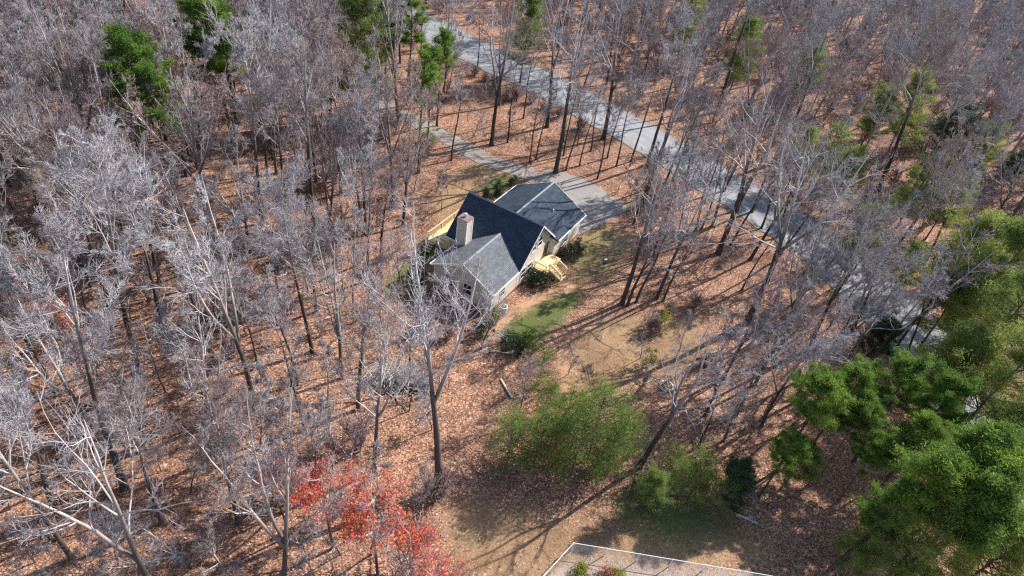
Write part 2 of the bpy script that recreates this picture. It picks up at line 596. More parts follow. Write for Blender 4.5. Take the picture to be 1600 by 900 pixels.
# grassy road verges
dr = line_dist(PG[near], ROAD)
vg = np.clip(1 - np.abs(dr - ROAD_W / 2 - 0.6) / 1.6, 0, 1) * 0.62
zr[near] = np.maximum(zr[near], vg)
zr, zg, za = zr * 0.9, zg * 0.85, za * 0.72
gz = hz(PG[:, 0], PG[:, 1])
nx, ny = len(gx), len(gy)
ii = (np.arange(ny - 1)[:, None] * nx + np.arange(nx - 1)[None, :]).ravel()
me = mesh_from("ground", np.column_stack([PG, gz]), [np.stack([ii, ii + 1, ii + nx + 1, ii + nx], 1)], "leaf litter",
               {"zone": ('FLOAT_COLOR', np.stack([zr, zg, zb, za], 1))}, smooth=True)
tag(link("ground", me), kind="structure")


def ribbon(name, L, width, lift, mat, wob=0.0, seed=1, across=8):
    rg = np.random.default_rng(seed)
    d = np.gradient(L, axis=0)
    d /= np.linalg.norm(d, axis=1)[:, None]
    nn = np.stack([-d[:, 1], d[:, 0]], 1)
    wl = width / 2 + rg.normal(0, wob, len(L))
    wr = width / 2 + rg.normal(0, wob, len(L))
    V = []
    for k in range(across + 1):
        f_ = k / across
        off = -wl * (1 - f_) + wr * f_
        P = L + nn * off[:, None]
        V.append(np.column_stack([P, hz(P[:, 0], P[:, 1]) + lift]))
    V = np.stack(V, 1)
    n, a = len(L), across + 1
    i0 = (np.arange(n - 1)[:, None] * a + np.arange(across)[None, :]).ravel()
    me = mesh_from(name, V.reshape(-1, 3), [np.stack([i0, i0 + 1, i0 + a + 1, i0 + a], 1)], mat, {"across": ('FLOAT', np.tile(np.linspace(0, 1, a), n))})
    return tag(link(name, me), kind="structure")


def densify(L, step=0.8):
    out = []
    for a, b_ in zip(L[:-1], L[1:]):
        k = max(1, int(np.hypot(*(b_ - a)) / step))
        out += [a + (b_ - a) * i / k for i in range(k)]
    return np.array(out + [L[-1]])


ribbon("road", densify(ROAD, 1.0), ROAD_W, 0.06, "asphalt", 0.14, 3, 24)
ribbon("driveway", densify(DRIVE), 3.3, 0.05, "driveway concrete", 0.10, 4, 5)
pm = MB()
pz = 0.055
pm.prism([(p[0], p[1], pz - 0.1) for p in PAD], (0, 0, 0.1))
tag(pm.build("parking_pad", "pad concrete"), kind="structure")

# ------------------------------------------------------------------ house
HOUSE = empty("house", (HOUSE_O[0], HOUSE_O[1], 0), HOUSE_RZ,
              "beige sided house with dark shingled roofs and tall boxed chimney in the clearing", "house")
MX0, MX1, MY = -4.7, 4.72, 3.86        # main walls
RX0, RX1, RE, RZ, EZ = -5.0, 5.1, 4.2, 7.0, 3.0
T = 0.16


def slab(mb, a, b_, c_, d_, th=T):
    """roof slab: top quad a b c d (ccw seen from above), thickness down"""
    A = [Vector(p) for p in (a, b_, c_, d_)]
    mb.prism([p - Vector((0, 0, th)) for p in A], (0, 0, th))


def roof_obj(name, quads, mat, parent):
    V, F, UV = [], [], []
    for q in quads:
        q = [Vector(p) for p in q]
        n0 = len(V)
        V += [tuple(p) for p in q] + [tuple(p - Vector((0, 0, T))) for p in q]
        n = len(q)
        ex = (q[1] - q[0]).normalized()
        nrm = ex.cross(q[-1] - q[0]).normalized()
        ey = nrm.cross(ex)
        F.append(tuple(n0 + i for i in range(n)))
        UV += [((p - q[0]).dot(ex), (p - q[0]).dot(ey)) for p in q]
        F.append(tuple(n0 + n + i for i in range(n))[::-1])
        UV += [(0, 0)] * n
        for i in range(n):
            F.append((n0 + i, n0 + n + i, n0 + n + (i + 1) % n, n0 + (i + 1) % n))
            UV += [(0, 0)] * 4
    me = bpy.data.meshes.new(name)
    me.from_pydata(V, [], F)
    me.update()
    l = me.uv_layers.new(name="UVMap")
    l.data.foreach_set("uv", np.asarray(UV, np.float32).ravel())
    me.materials.append(MATS[mat])
    return link(name, me, parent)


def gable_wall(mb, x, y0, y1, ze, zr_, yr, th, base=-0.4):
    mb.prism([(x, y0, base), (x, y1, base), (x, y1, ze), (x, yr, zr_), (x, y0, ze)], (th, 0, 0))


# main walls
sl_m = (RZ - EZ) / RE
we = RZ - sl_m * MY - T * 1.02
w_ = MB()
gable_wall(w_, MX0, -MY, MY, we, RZ - T - 0.02, 0, 0.15)
gable_wall(w_, MX1 - 0.15, -MY, MY, we, RZ - T - 0.02, 0, 0.15)
w_.box(MX0 + 0.15, MX1 - 0.15, -MY, -MY + 0.15, -0.4, we)
w_.box(MX0 + 0.15, MX1 - 0.15, MY - 0.15, MY, -0.4, we)
main_wall = w_.build("main_wall", "beige siding", HOUSE)
# rear wing: x -4.05..5.28, y to 10.35
WX0, WX1, WY1, WXC, WZ, WEZ = -4.05, 5.28, 10.35, 0.6, 5.75, 3.15
WE0, WE1 = -4.45, 5.65
sl_w = (WZ - WEZ) / ((WE1 - WE0) / 2)
wwe = WZ - sl_w * (WX1 - WXC) - T
w_ = MB()
w_.prism([(WX0, WY1, -0.4), (WX1, WY1, -0.4), (WX1, WY1, wwe), (WXC, WY1, WZ - T - 0.02), (WX0, WY1, wwe)], (0, -0.15, 0))
w_.box(WX0, WX0 + 0.15, MY + 0.01, WY1 - 0.151, -0.4, wwe)
w_.box(WX1 - 0.15, WX1, MY - 0.3, WY1 - 0.151, -0.4, wwe)
w_.box(MX1 + 0.002, WX1 - 0.151, MY - 0.3, MY - 0.15, -0.4, wwe + 0.05)
w_.build("rear_wing_wall", "beige siding", HOUSE)
# front wing: x -2.85..4.70, y from -9.05
FX0, FX1, FY, FXC, FZ, FEZ = -2.85, 4.70, -9.05, 0.93, 5.1, 3.0
FE0, FE1, FYR = -3.2, 5.02, -9.42
sl_f = (FZ - FEZ) / ((FE1 - FE0) / 2)
fwe = FZ - sl_f * (FX1 - FXC) - T
w_ = MB()
w_.prism([(FX0, FY, -0.4), (FX1, FY, -0.4), (FX1, FY, fwe), (FXC, FY, FZ - T - 0.02), (FX0, FY, fwe)], (0, 0.15, 0))
w_.box(FX0, FX0 + 0.15, FY + 0.151, -MY - 0.01, -0.4, fwe)
w_.box(FX1 - 0.15, FX1, FY + 0.151, -MY - 0.01, -0.4, fwe)
w_.build("front_wing_wall", "beige siding", HOUSE)
# foundation band
w_ = MB()
w_.box(MX1 + 0.001, MX1 + 0.03, -MY, MY - 0.31, -0.4, 0.32)
w_.box(WX1 + 0.001, WX1 + 0.03, MY - 0.3, WY1, -0.4, 0.32)
w_.box(FX1 + 0.001, FX1 + 0.03, FY, -MY - 0.01, -0.4, 0.32)
w_.box(FX0, FX1, FY - 0.03, FY - 0.001, -0.4, 0.32)
w_.build("foundation", "foundation brick", HOUSE)

# roofs
R_main = roof_obj("main_roof", [
    [(RX0, -RE, EZ), (RX1, -RE, EZ), (RX1, 0, RZ), (RX0, 0, RZ)],
    [(RX1, RE, EZ), (RX0, RE, EZ), (RX0, 0, RZ), (RX1, 0, RZ)]], "charcoal shingles", HOUSE)
ys = 1.0        # the wing roofs run on under the main roof's slopes
R_wing = roof_obj("rear_wing_roof", [
    [(WE1, RE - 0.6, WEZ), (WE1, WY1 + 0.36, WEZ), (WXC, WY1 + 0.36, WZ), (WXC, ys, WZ)],
    [(WE0, WY1 + 0.36, WEZ), (WE0, RE - 0.6, WEZ), (WXC, ys, WZ), (WXC, WY1 + 0.36, WZ)]], "charcoal shingles", HOUSE)
R_front = roof_obj("front_wing_roof", [
    [(FE1, FYR, FEZ), (FE1, -RE + 0.25, FEZ), (FXC, -1.5, FZ), (FXC, FYR, FZ)],
    [(FE0, -RE + 0.25, FEZ), (FE0, FYR, FEZ), (FXC, FYR, FZ), (FXC, -1.5, FZ)]], "light grey shingles", HOUSE)
# ridge caps
w_ = MB()
w_.prism([(RX0, -0.13, RZ - 0.09), (RX0, 0.13, RZ - 0.09), (RX0, 0.13, RZ - 0.07), (RX0, 0, RZ + 0.045), (RX0, -0.13, RZ - 0.07)], (RX1 - RX0, 0, 0))
w_.build("ridge_cap", "ridge cap", R_main)
w_ = MB()
w_.prism([(WXC - 0.13, 1.35, WZ - 0.04), (WXC + 0.13, 1.35, WZ - 0.04), (WXC + 0.13, 1.35, WZ - 0.02), (WXC, 1.35, WZ + 0.035), (WXC - 0.13, 1.35, WZ - 0.02)], (0, WY1 + 0.36 - 1.35, 0))
w_.build("ridge_cap", "ridge cap", R_wing)
w_ = MB()
w_.prism([(FXC - 0.13, FYR, FZ - 0.04), (FXC + 0.13, FYR, FZ - 0.04), (FXC + 0.13, FYR, FZ - 0.02), (FXC, FYR, FZ + 0.035), (FXC - 0.13, FYR, FZ - 0.02)], (0, -2.05 - FYR, 0))
w_.build("ridge_cap", "ridge cap", R_front)


# fascia and gutters (white)
def bargeboard(mb, p0, p1, out, h=0.22):
    p0, p1 = Vector(p0), Vector(p1)
    mb.prism([p0 - Vector((0, 0, h)), p1 - Vector((0, 0, h)), p1 + Vector((0, 0, 0.012)), p0 + Vector((0, 0, 0.012))], out)


for x, dx in ((RX1 + 0.002, 0.035), (RX0 - 0.002, -0.035)):
    for s_ in (-1, 1):
        w_ = MB()
        bargeboard(w_, (x, s_ * RE, EZ), (x, 0, RZ), (dx, 0, 0))
        w_.build("bargeboard", "white trim", R_main)
for e in (WE0, WE1):
    w_ = MB()
    bargeboard(w_, (e, WY1 + 0.362, WEZ), (WXC, WY1 + 0.362, WZ), (0, 0.035, 0))
    w_.build("bargeboard", "white trim", R_wing)
for e in (FE0, FE1):
    w_ = MB()
    bargeboard(w_, (e, FYR - 0.002, FEZ), (FXC, FYR - 0.002, FZ), (0, -0.035, 0), 0.18)
    w_.build("bargeboard", "white trim", R_front)


def gutter(parent, x0, x1, y0, y1, z):
    g_ = MB()
    g_.box(x0, x1, y0, y1, z - 0.15, z - 0.02)
    return g_.build("gutter", "white trim", parent)


gutter(R_wing, WE0 - 0.12, WE0 - 0.003, RE + 0.1, WY1 + 0.36, WEZ)
gutter(R_wing, WE1 + 0.003, WE1 + 0.12, RE - 0.5, WY1 + 0.36, WEZ)
gutter(R_front, FE0 - 0.12, FE0 - 0.003, FYR, -RE - 0.1, FEZ)
gutter(R_front, FE1 + 0.003, FE1 + 0.12, FYR, -RE + 0.2, FEZ)
gutter(R_main, RX0, FE0 - 0.2, -RE - 0.12, -RE - 0.003, EZ)
# vent pipes
vp = MB()
vp.tube([(3.0, 6.6, 4.2), (3.0, 6.6, 4.85)], 0.07, 10)
vp.build("vent_pipe", "white trim", R_wing)
# corner boards
for x, y in ((FX1, FY), (FX0, FY)):
    w_ = MB()
    w_.box(x - 0.08, x + 0.02, y - 0.025, y + 0.1, 0.33, fwe - 0.02)
    w_.build("corner_board", "white trim", HOUSE)
w_ = MB()
w_.box(WX1 - 0.08, WX1 + 0.025, WY1 - 0.1, WY1 + 0.025, 0.33, wwe - 0.02)
w_.build("corner_board", "white trim", HOUSE)


# windows: on walls that face +x (side) or -y (front)
def window(parent, face, a, z, wd, ht, plane):
    """a = position along the wall, z = sill height, plane = wall plane coordinate"""
    fr, pn = MB(), MB()
    t_ = 0.07

    def bx(mb, a0, a1, z0, z1, d0, d1):
        if face == '+x':
            mb.box(plane + d0, plane + d1, a0, a1, z0, z1)
        else:
            mb.box(a0, a1, plane - d1, plane - d0, z0, z1)
    bx(fr, a - wd / 2 - t_, a - wd / 2, z - t_, z + ht + t_, 0.002, 0.05)
    bx(fr, a + wd / 2, a + wd / 2 + t_, z - t_, z + ht + t_, 0.002, 0.05)
    bx(fr, a - wd / 2, a + wd / 2, z + ht, z + ht + t_, 0.002, 0.05)
    bx(fr, a - wd / 2, a + wd / 2, z - t_, z, 0.002, 0.06)
    bx(fr, a - wd / 2, a + wd / 2, z + ht / 2 - 0.025, z + ht / 2 + 0.025, 0.002, 0.04)
    f_ = fr.build("window", "white trim", parent)
    bx(pn, a - wd / 2 + 0.001, a + wd / 2 - 0.001, z + 0.001, z + ht / 2 - 0.026, 0.002, 0.015)
    bx(pn, a - wd / 2 + 0.001, a + wd / 2 - 0.001, z + ht / 2 + 0.026, z + ht - 0.001, 0.002, 0.015)
    pn.build("pane", "window glass", f_)


window(HOUSE, '+x', -0.75, 3.7, 0.85, 1.25, MX1)
window(HOUSE, '+x', 0.55, 3.7, 0.85, 1.25, MX1)
window(HOUSE, '+x', -2.6, 0.95, 0.95, 1.3, MX1)
window(HOUSE, '+x', -1.2, 0.95, 0.95, 1.3, MX1)
window(HOUSE, '+x', 6.6, 1.1, 1.0, 1.25, WX1)
window(HOUSE, '+x', -6.9, 1.1, 0.9, 1.2, FX1)
window(HOUSE, '-y', 1.6, 1.1, 1.0, 1.3, FY)
window(HOUSE, '-y', -0.9, 1.1, 1.0, 1.3, FY)
# entry door in the gable wall beside the porch
w_ = MB()
w_.box(MX1 + 0.002, MX1 + 0.05, 2.05, 2.95, 0.95, 3.0)
dr_ = w_.build("door", "door paint", HOUSE)
w_ = MB()
w_.box(MX1 + 0.055, MX1 + 0.11, 2.8, 2.86, 1.92, 1.98)
w_.build("handle", "galvanised metal", dr_)
# garage door in the rear gable
w_ = MB()
for k in range(4):
    w_.box(-1.6, 3.0, WY1 + 0.002, WY1 + 0.04, 0.02 + k * 0.55, 0.02 + k * 0.55 + 0.53)
w_.build("garage_door", "white trim", HOUSE)

# chimney
CX0, CX1, CY0, CY1, CZ = -2.95 - 0.05, -1.72, -5.05, -3.9, 6.85
w_ = MB()
w_.box(CX0, CX1, CY0, CY1, -0.4, CZ)
ch = w_.build("chimney", "beige siding", HOUSE)
w_ = MB()
for x0, x1, y0, y1 in ((CX0 - 0.03, CX0 + 0.09, CY0 - 0.03, CY0 + 0.09), (CX1 - 0.09, CX1 + 0.03, CY0 - 0.03, CY0 + 0.09), (CX1 - 0.09, CX1 + 0.03, CY1 - 0.09, CY1 + 0.03)):
    w_ = MB()
    w_.box(x0, x1, y0, y1, -0.3, CZ - 0.012)
    w_.build("corner_board", "white trim", ch)
w_ = MB()
w_.box(CX0 - 0.06, CX1 + 0.06, CY0 - 0.06, CY1 + 0.06, CZ + 0.003, CZ + 0.10)
cc = w_.build("chase_cover", "chase cover", ch)
w_ = MB()
cx, cy = (CX0 + CX1) / 2 - 0.05, (CY0 + CY1) / 2 + 0.1
w_.tube([(cx, cy, CZ + 0.1), (cx, cy, CZ + 0.38)], 0.13, 14)
w_.tube([(cx, cy, CZ + 0.40), (cx, cy, CZ + 0.48), (cx, cy, CZ + 0.52)], 0.22, 14, 0.17)
w_.build("flue_cap", "galvanised metal", ch)


# rear deck on the left side (new lumber)
def rail_run(mb, a, b_, z, h=0.95, gap=0.13, top=True, posts=3):
    a, b_ = Vector((*a, z)), Vector((*b_, z))
    d = b_ - a
    L = d.length
    ang = math.atan2(d.y, d.x)
    mt = Matrix.Translation(a) @ Matrix.Rotation(ang, 4, 'Z')
    mb.box(0, L, -0.07, 0.07, h, h + 0.04, mt)
    mb.box(0.05, L - 0.05, -0.02, 0.02, h - 0.1, h - 0.003, mt)
    mb.box(0.05, L - 0.05, -0.02, 0.02, 0.1, 0.18, mt)
    for k in range(posts):
        x = 0.05 + (L - 0.1) * k / (posts - 1)
        mb.box(x - 0.05, x + 0.05, -0.049, 0.049, -1.0 if z > 0.9 else -0.3, h - 0.002, mt)
    n = int(L / gap)
    for k in range(n):
        x = (k + 0.5) * L / n
        mb.box(x - 0.02, x + 0.02, -0.062, -0.025, 0.06, h - 0.02, mt)


DX0, DX1, DY0, DY1, DZ = -7.75, MX0 - 0.01, -3.9, 4.3, 1.0
DECK = empty("deck", (0, 0, 0))
DECK.parent = HOUSE
w_ = MB()
k = DX0
while k < DX1 - 0.1:
    w_.box(k, min(k + 0.135, DX1), DY0, DY1, DZ - 0.04, DZ)
    k += 0.142
w_.box(DX0 + 0.02, DX1, DY0 + 0.02, DY0 + 0.06, DZ - 0.26, DZ - 0.042)
w_.box(DX0 + 0.02, DX0 + 0.06, DY0 + 0.062, DY1 - 0.02, DZ - 0.26, DZ - 0.042)
w_.build("deck_boards", "new lumber", DECK)
w_ = MB()
rail_run(w_, (DX0 + 0.06, DY1 - 0.06), (DX0 + 0.06, DY0 + 0.06), DZ, posts=4)
w_.build("railing", "new lumber", DECK)
w_ = MB()
rail_run(w_, (DX0 + 1.25, DY0 + 0.06), (DX1 - 0.1, DY0 + 0.06), DZ, posts=3)
w_.build("railing", "new lumber", DECK)
w_ = MB()
for k in range(5):
    z1 = DZ - 0.2 * (k + 1)
    w_.box(DX0 + 0.12, DX0 + 1.15, DY0 - 0.28 * (k + 1), DY0 - 0.28 * k - 0.01, z1 - 0.04, z1)
w_.build("stair", "new lumber", DECK)

# entry porch with stairs on the right side
PORCH = empty("porch", (0, 0, 0))
PORCH.parent = HOUSE
PX0, PX1, PY0, PY1, PZ = MX1 + 0.06, MX1 + 1.75, -0.1, MY - 0.35, 0.95
w_ = MB()
k = PY0
while k < PY1 - 0.05:
    w_.box(PX0, PX1, k, min(k + 0.135, PY1), PZ - 0.04, PZ)
    k += 0.142
w_.box(PX0, PX1 - 0.002, PY0 + 0.02, PY0 + 0.06, PZ - 0.3, PZ - 0.042)
w_.box(PX1 - 0.06, PX1 - 0.02, PY0 + 0.062, PY1, PZ - 0.3, PZ - 0.042)
for x, y in ((PX1 - 0.12, PY0 + 0.12), (PX0 + 0.1, PY0 + 0.12), (PX1 - 0.12, PY1 - 0.1)):
    w_.box(x - 0.05, x + 0.05, y - 0.05, y + 0.05, -0.3, PZ - 0.3)
w_.build("deck_boards", "new lumber", PORCH)
w_ = MB()
rail_run(w_, (PX0 + 0.05, PY0 + 0.05), (PX1 - 0.05, PY0 + 0.05), PZ, posts=2)
w_.build("railing", "new lumber", PORCH)
SY0, SY1 = 0.85, 2.15
w_ = MB()
NST = 6
for k in range(NST):
    z1 = PZ - (k + 1) * PZ / (NST + 0.4)
    w_.box(PX1 + 0.27 * k + 0.002, PX1 + 0.27 * (k + 1) + 0.03, SY0, SY1, z1 - 0.045, z1)
for y in (SY0 - 0.05, SY1 + 0.01):
    w_.prism([(PX1 + 0.003, y, PZ - 0.38), (PX1 + 0.27 * NST, y, -0.12), (PX1 + 0.27 * NST, y, 0.10), (PX1 + 0.003, y, PZ - 0.06)], (0, 0.04, 0))
w_.build("stair", "new lumber", PORCH)
for y in (SY0 - 0.09, SY1 + 0.09):
    w_ = MB()
    x1 = PX1 + 0.27 * NST
    w_.prism([(PX1 - 0.1, y - 0.06, PZ + 0.92), (x1, y - 0.06, 0.98), (x1, y - 0.06, 1.03), (PX1 - 0.1, y - 0.06, PZ + 0.97)], (0, 0.12, 0))
    w_.box(x1 - 0.12, x1 - 0.02, y - 0.04, y + 0.04, -0.2, 0.985)
    w_.box(PX1 - 0.1, PX1, y - 0.04, y + 0.04, 0.2, PZ + 0.915)
    n = 12
    for k in range(n):
        f_ = (k + 0.5) / n
        x = PX1 + f_ * (x1 - 0.12 - PX1)
        z0 = PZ * (1 - f_) + 0.06
        w_.box(x - 0.02, x + 0.02, y - 0.02, y + 0.02, z0, z0 + 0.9)
    w_.build("stair_railing", "new lumber", PORCH)

# ------------------------------------------------------------------ small objects round the house


def hl(x, y):
    """house local -> world"""
    p = HOUSE_O + U * x + Wv * y
    return p


p = hl(5.75, -8.0)
AC = empty("air_conditioner", (p[0], p[1], 0), HOUSE_RZ, "grey air conditioner condenser with round fan top beside the front wing wall", "air conditioner")
w_ = MB()
w_.box(-0.5, 0.5, -0.5, 0.5, -0.05, 0.06)
w_.build("base_pad", "driveway concrete", AC)
w_ = MB()
w_.tube([(0, 0, 0.061), (0, 0, 0.9), (0, 0, 0.93)], 0.42, 20)
w_.build("cabinet", "condenser grey", AC)
w_ = MB()
w_.tube([(0, 0, 0.932), (0, 0, 0.95)], 0.30, 18)
w_.build("fan_grille", "dark metal", AC)
w_ = MB()
for k in range(12):
    a = k * math.pi / 6
    w_.tube([(0.06 * math.cos(a), 0.06 * math.sin(a), 0.96), (0.34 * math.cos(a), 0.34 * math.sin(a), 0.96)], 0.008, 4)
w_.tube([(0, 0, 0.955), (0, 0, 0.98)], 0.07, 10)
w_.build("guard", "galvanised metal", AC)

# bird feeder in the front yard
p = gp(942, 421)
BF = empty("bird_feeder", (p[0], p[1], 0), 0.4, "dark bird feeder with white top on a thin post in the front yard", "bird feeder")
w_ = MB()
w_.tube([(0, 0, -0.2), (0, 0, 0.95)], 0.035, 8)
w_.build("post", "dark metal", BF)
w_ = MB()
w_.box(-0.32, 0.32, -0.22, 0.22, 0.95, 1.0)
w_.box(-0.2, 0.2, -0.12, 0.12, 1.0, 1.3)
w_.build("hopper", "dark rock", BF)
w_ = MB()
w_.prism([(-0.34, -0.26, 1.29), (-0.34, 0.26, 1.29), (-0.34, 0, 1.45)], (0.68, 0, 0))
w_.build("roof", "dark metal", BF)
w_ = MB()
w_.box(-0.1, 0.28, -0.03, 0.2, 1.44, 1.49)
w_.build("cap", "white paint", BF)

# landscape timbers in an L
for (a, b_), lb in ((((782, 592), (800, 622)), "long weathered landscape timber on the leaves below the yard"), (((803, 621), (822, 616)), "short landscape timber touching the end of the longer one")):
    a, b_ = gp(*a), gp(*b_)
    L = np.hypot(*(b_ - a))
    ang = math.atan2(*(b_ - a)[::-1])
    w_ = MB()
    w_.box(0, L, -0.09, 0.09, -0.02, 0.16 if L > 1.6 else 0.12)
    o = w_.build("landscape_timber", "old timber", None, 0.02)
    o.location = (a[0], a[1], float(hz(*a)))
    o.rotation_euler = (0, 0, ang)
    tag(o, lb, "timber", "landscape timbers")
# plank by the flower bed
a, b_ = gp(821, 457), gp(831, 462)
w_ = MB()
w_.box(0, np.hypot(*(b_ - a)), -0.07, 0.07, 0.01, 0.06)
o = w_.build("plank", "old timber")
o.location = (a[0], a[1], 0)
o.rotation_euler = (0, 0, math.atan2(*(b_ - a)[::-1]))
tag(o, "short pale plank lying on the bare dirt beside the house", "plank")

# fire ring with a tepee of split wood
rg = random.Random(5)
p = gp(1041, 603)
z0 = float(hz(*p))
FP = empty("fire_pit", (p[0], p[1], z0), 0, "round fire pit ringed with pale stones in the side yard", "fire pit")
for k in range(15):
    a = k * 2 * math.pi / 15
    r_ = 0.66 + rg.uniform(-0.03, 0.03)
    w_ = MB()
    mt = Matrix.Translation((r_ * math.cos(a), r_ * math.sin(a), 0.09)) @ Matrix.Rotation(a + rg.uniform(-.2, .2), 4, 'Z')
    s_ = rg.uniform(0.11, 0.14)
    w_.box(-0.09, 0.09, -s_, s_, -0.14, 0.10 + rg.uniform(-0.03, 0.04), mt)
    w_.build("stone", "pale stone", FP, 0.035)
FW = empty("firewood_tepee", (p[0], p[1], z0), 0, "tepee of pale split logs standing inside the stone fire ring", "firewood")
for k in range(9):
    a = k * 2 * math.pi / 9 + rg.uniform(-.15, .15)
    w_ = MB()
    w_.tube([(0.44 * math.cos(a), 0.44 * math.sin(a), 0.02), (0.05 * math.cos(a + 1.5), 0.05 * math.sin(a + 1.5), 1.05 + rg.uniform(-.12, .12))], 0.07, 6, 0.05)
    w_.build("log", "charred end" if k in (2, 5) else "split wood", FW)

# chain-link fence of the neighbouring yard
FA, FB, FC = gp(893, 858), gp(828, 930), gp(1200, 909)
for (a, b_), lb in (((FA, FC), "long run of chain link fence along the back of the pale yard"), ((FA, FB), "short side run of chain link fence with white top rail")):
    d = b_ - a
    L = np.hypot(*d)
    fe = empty("chain_link_fence", (a[0], a[1], float(hz(*a))), math.atan2(d[1], d[0]), lb, "fence", "chain link fences")
    n = max(2, int(L / 2.6))
    h = 1.25
    for k in range(n + 1):
        if k == 0 and lb.startswith("short"):
            continue
        w_ = MB()
        x = L * k / n
        w_.tube([(x, 0, -0.3), (x, 0, h + 0.06)], 0.035, 8)
        w_.build("post", "fence metal", fe)
    w_ = MB()
    w_.tube([(0.04, 0, h), (L, 0, h)], 0.027, 8)
    w_.build("top_rail", "fence metal", fe)
    w_ = MB()
    k = -h
    while k < L:
        for s_ in (0, 1):
            xa, xb = max(k, 0.0), min(k + h, L)
            if xb - xa > 0.05:
                za, zb_ = (xa - k), (xb - k)
                if s_:
                    za, zb_ = h - za, h - zb_
                w_.tube([(xa, 0.004 * s_, za * 0.97), (xb, 0.004 * s_, zb_ * 0.97)], 0.003, 3, cap=False)
        k += 0.16
    w_.build("wire_mesh", "galvanised metal", fe)

# ------------------------------------------------------------------ vegetation generators


def unit(v):
    return v / (np.linalg.norm(v, axis=-1, keepdims=True) + 1e-9)


def polylines(rng, start, d0, length, K, jit, trop):
    """start (N,3), d0 (N,3), length (N,) -> points (N,K,3)"""
    Nn = len(start)
    P = np.zeros((Nn, K, 3))
    P[:, 0] = start
    d = unit(d0)
    st = (length / (K - 1))[:, None]
    for k in range(1, K):
        P[:, k] = P[:, k - 1] + d * st
        d = unit(d + rng.normal(0, jit, (Nn, 3)) + np.array([0, 0, trop]))
    return P


def tubes(P, R, sides):
    """P (N,K,3), R (N,K) -> vertices, quads"""
    Nn, K, _ = P.shape
    ax = unit(P[:, -1] - P[:, 0])
    ref = np.where(np.abs(ax[:, 2:3]) > 0.9, np.array([[1.0, 0, 0]]), np.array([[0, 0, 1.0]]))
    a = unit(np.cross(ax, ref))
    b_ = np.cross(ax, a)
    th = np.arange(sides) * 2 * np.pi / sides
    ring = a[:, None, :] * np.cos(th)[None, :, None] + b_[:, None, :] * np.sin(th)[None, :, None]
    V = P[:, :, None, :] + ring[:, None, :, :] * R[:, :, None, None]
    base = (np.arange(Nn) * K * sides)[:, None, None]
    k0 = (np.arange(K - 1) * sides)[None, :, None]
    s0 = np.arange(sides)[None, None, :]
    s1 = (s0 + 1) % sides
    F = np.stack([base + k0 + s0, base + k0 + s1, base + k0 + sides + s1, base + k0 + sides + s0], -1)
    return V.reshape(-1, 3), F.reshape(-1, 4)


def children_of(rng, P, R, per, t0, t1, ang, ang_sd, lenf, len_sd, rf, parent_len, tip_short=0.6):
    Nn, K, _ = P.shape
    idx = np.repeat(np.arange(Nn), per)
    n = len(idx)
    tt = t0 + (t1 - t0) * rng.random(n)
    f = tt * (K - 1)
    k = np.minimum(f.astype(int), K - 2)
    fr = (f - k)[:, None]
    pos = P[idx, k] * (1 - fr) + P[idx, k + 1] * fr
    tan = unit(P[idx, k + 1] - P[idx, k])
    rad = (R[idx, k] * (1 - fr[:, 0]) + R[idx, k + 1] * fr[:, 0])
    side = rng.normal(0, 1, (n, 3))
    side = unit(side - tan * np.sum(side * tan, 1, keepdims=True))
    a = np.radians(np.clip(rng.normal(ang, ang_sd, n), 12, 100))[:, None]
    d = tan * np.cos(a) + side * np.sin(a)
    L = parent_len[idx] * lenf * np.exp(rng.normal(0, len_sd, n)) * (1 - tip_short * (tt - t0) / max(1e-6, t1 - t0))
    return pos, d, L, rad * rf


def taper(r0, K, end, p=0.8):
    s_ = np.linspace(0, 1, K)[None, :]
    return r0[:, None] * (1 - s_) ** p + end


class Acc:
    def __init__(self):
        self.V, self.F, self.A, self.n = [], [], [], 0

    def add(self, V, F, age):
        self.V.append(V)
        self.F.append(F + self.n)
        self.A.append(np.full(len(V), age) if np.isscalar(age) else age)
        self.n += len(V)

    def mesh(self, name, mat, attr="age", smooth=True):
        return mesh_from(name, np.concatenate(self.V), [np.concatenate(self.F)], mat, {attr: ('FLOAT', np.concatenate(self.A))}, smooth)


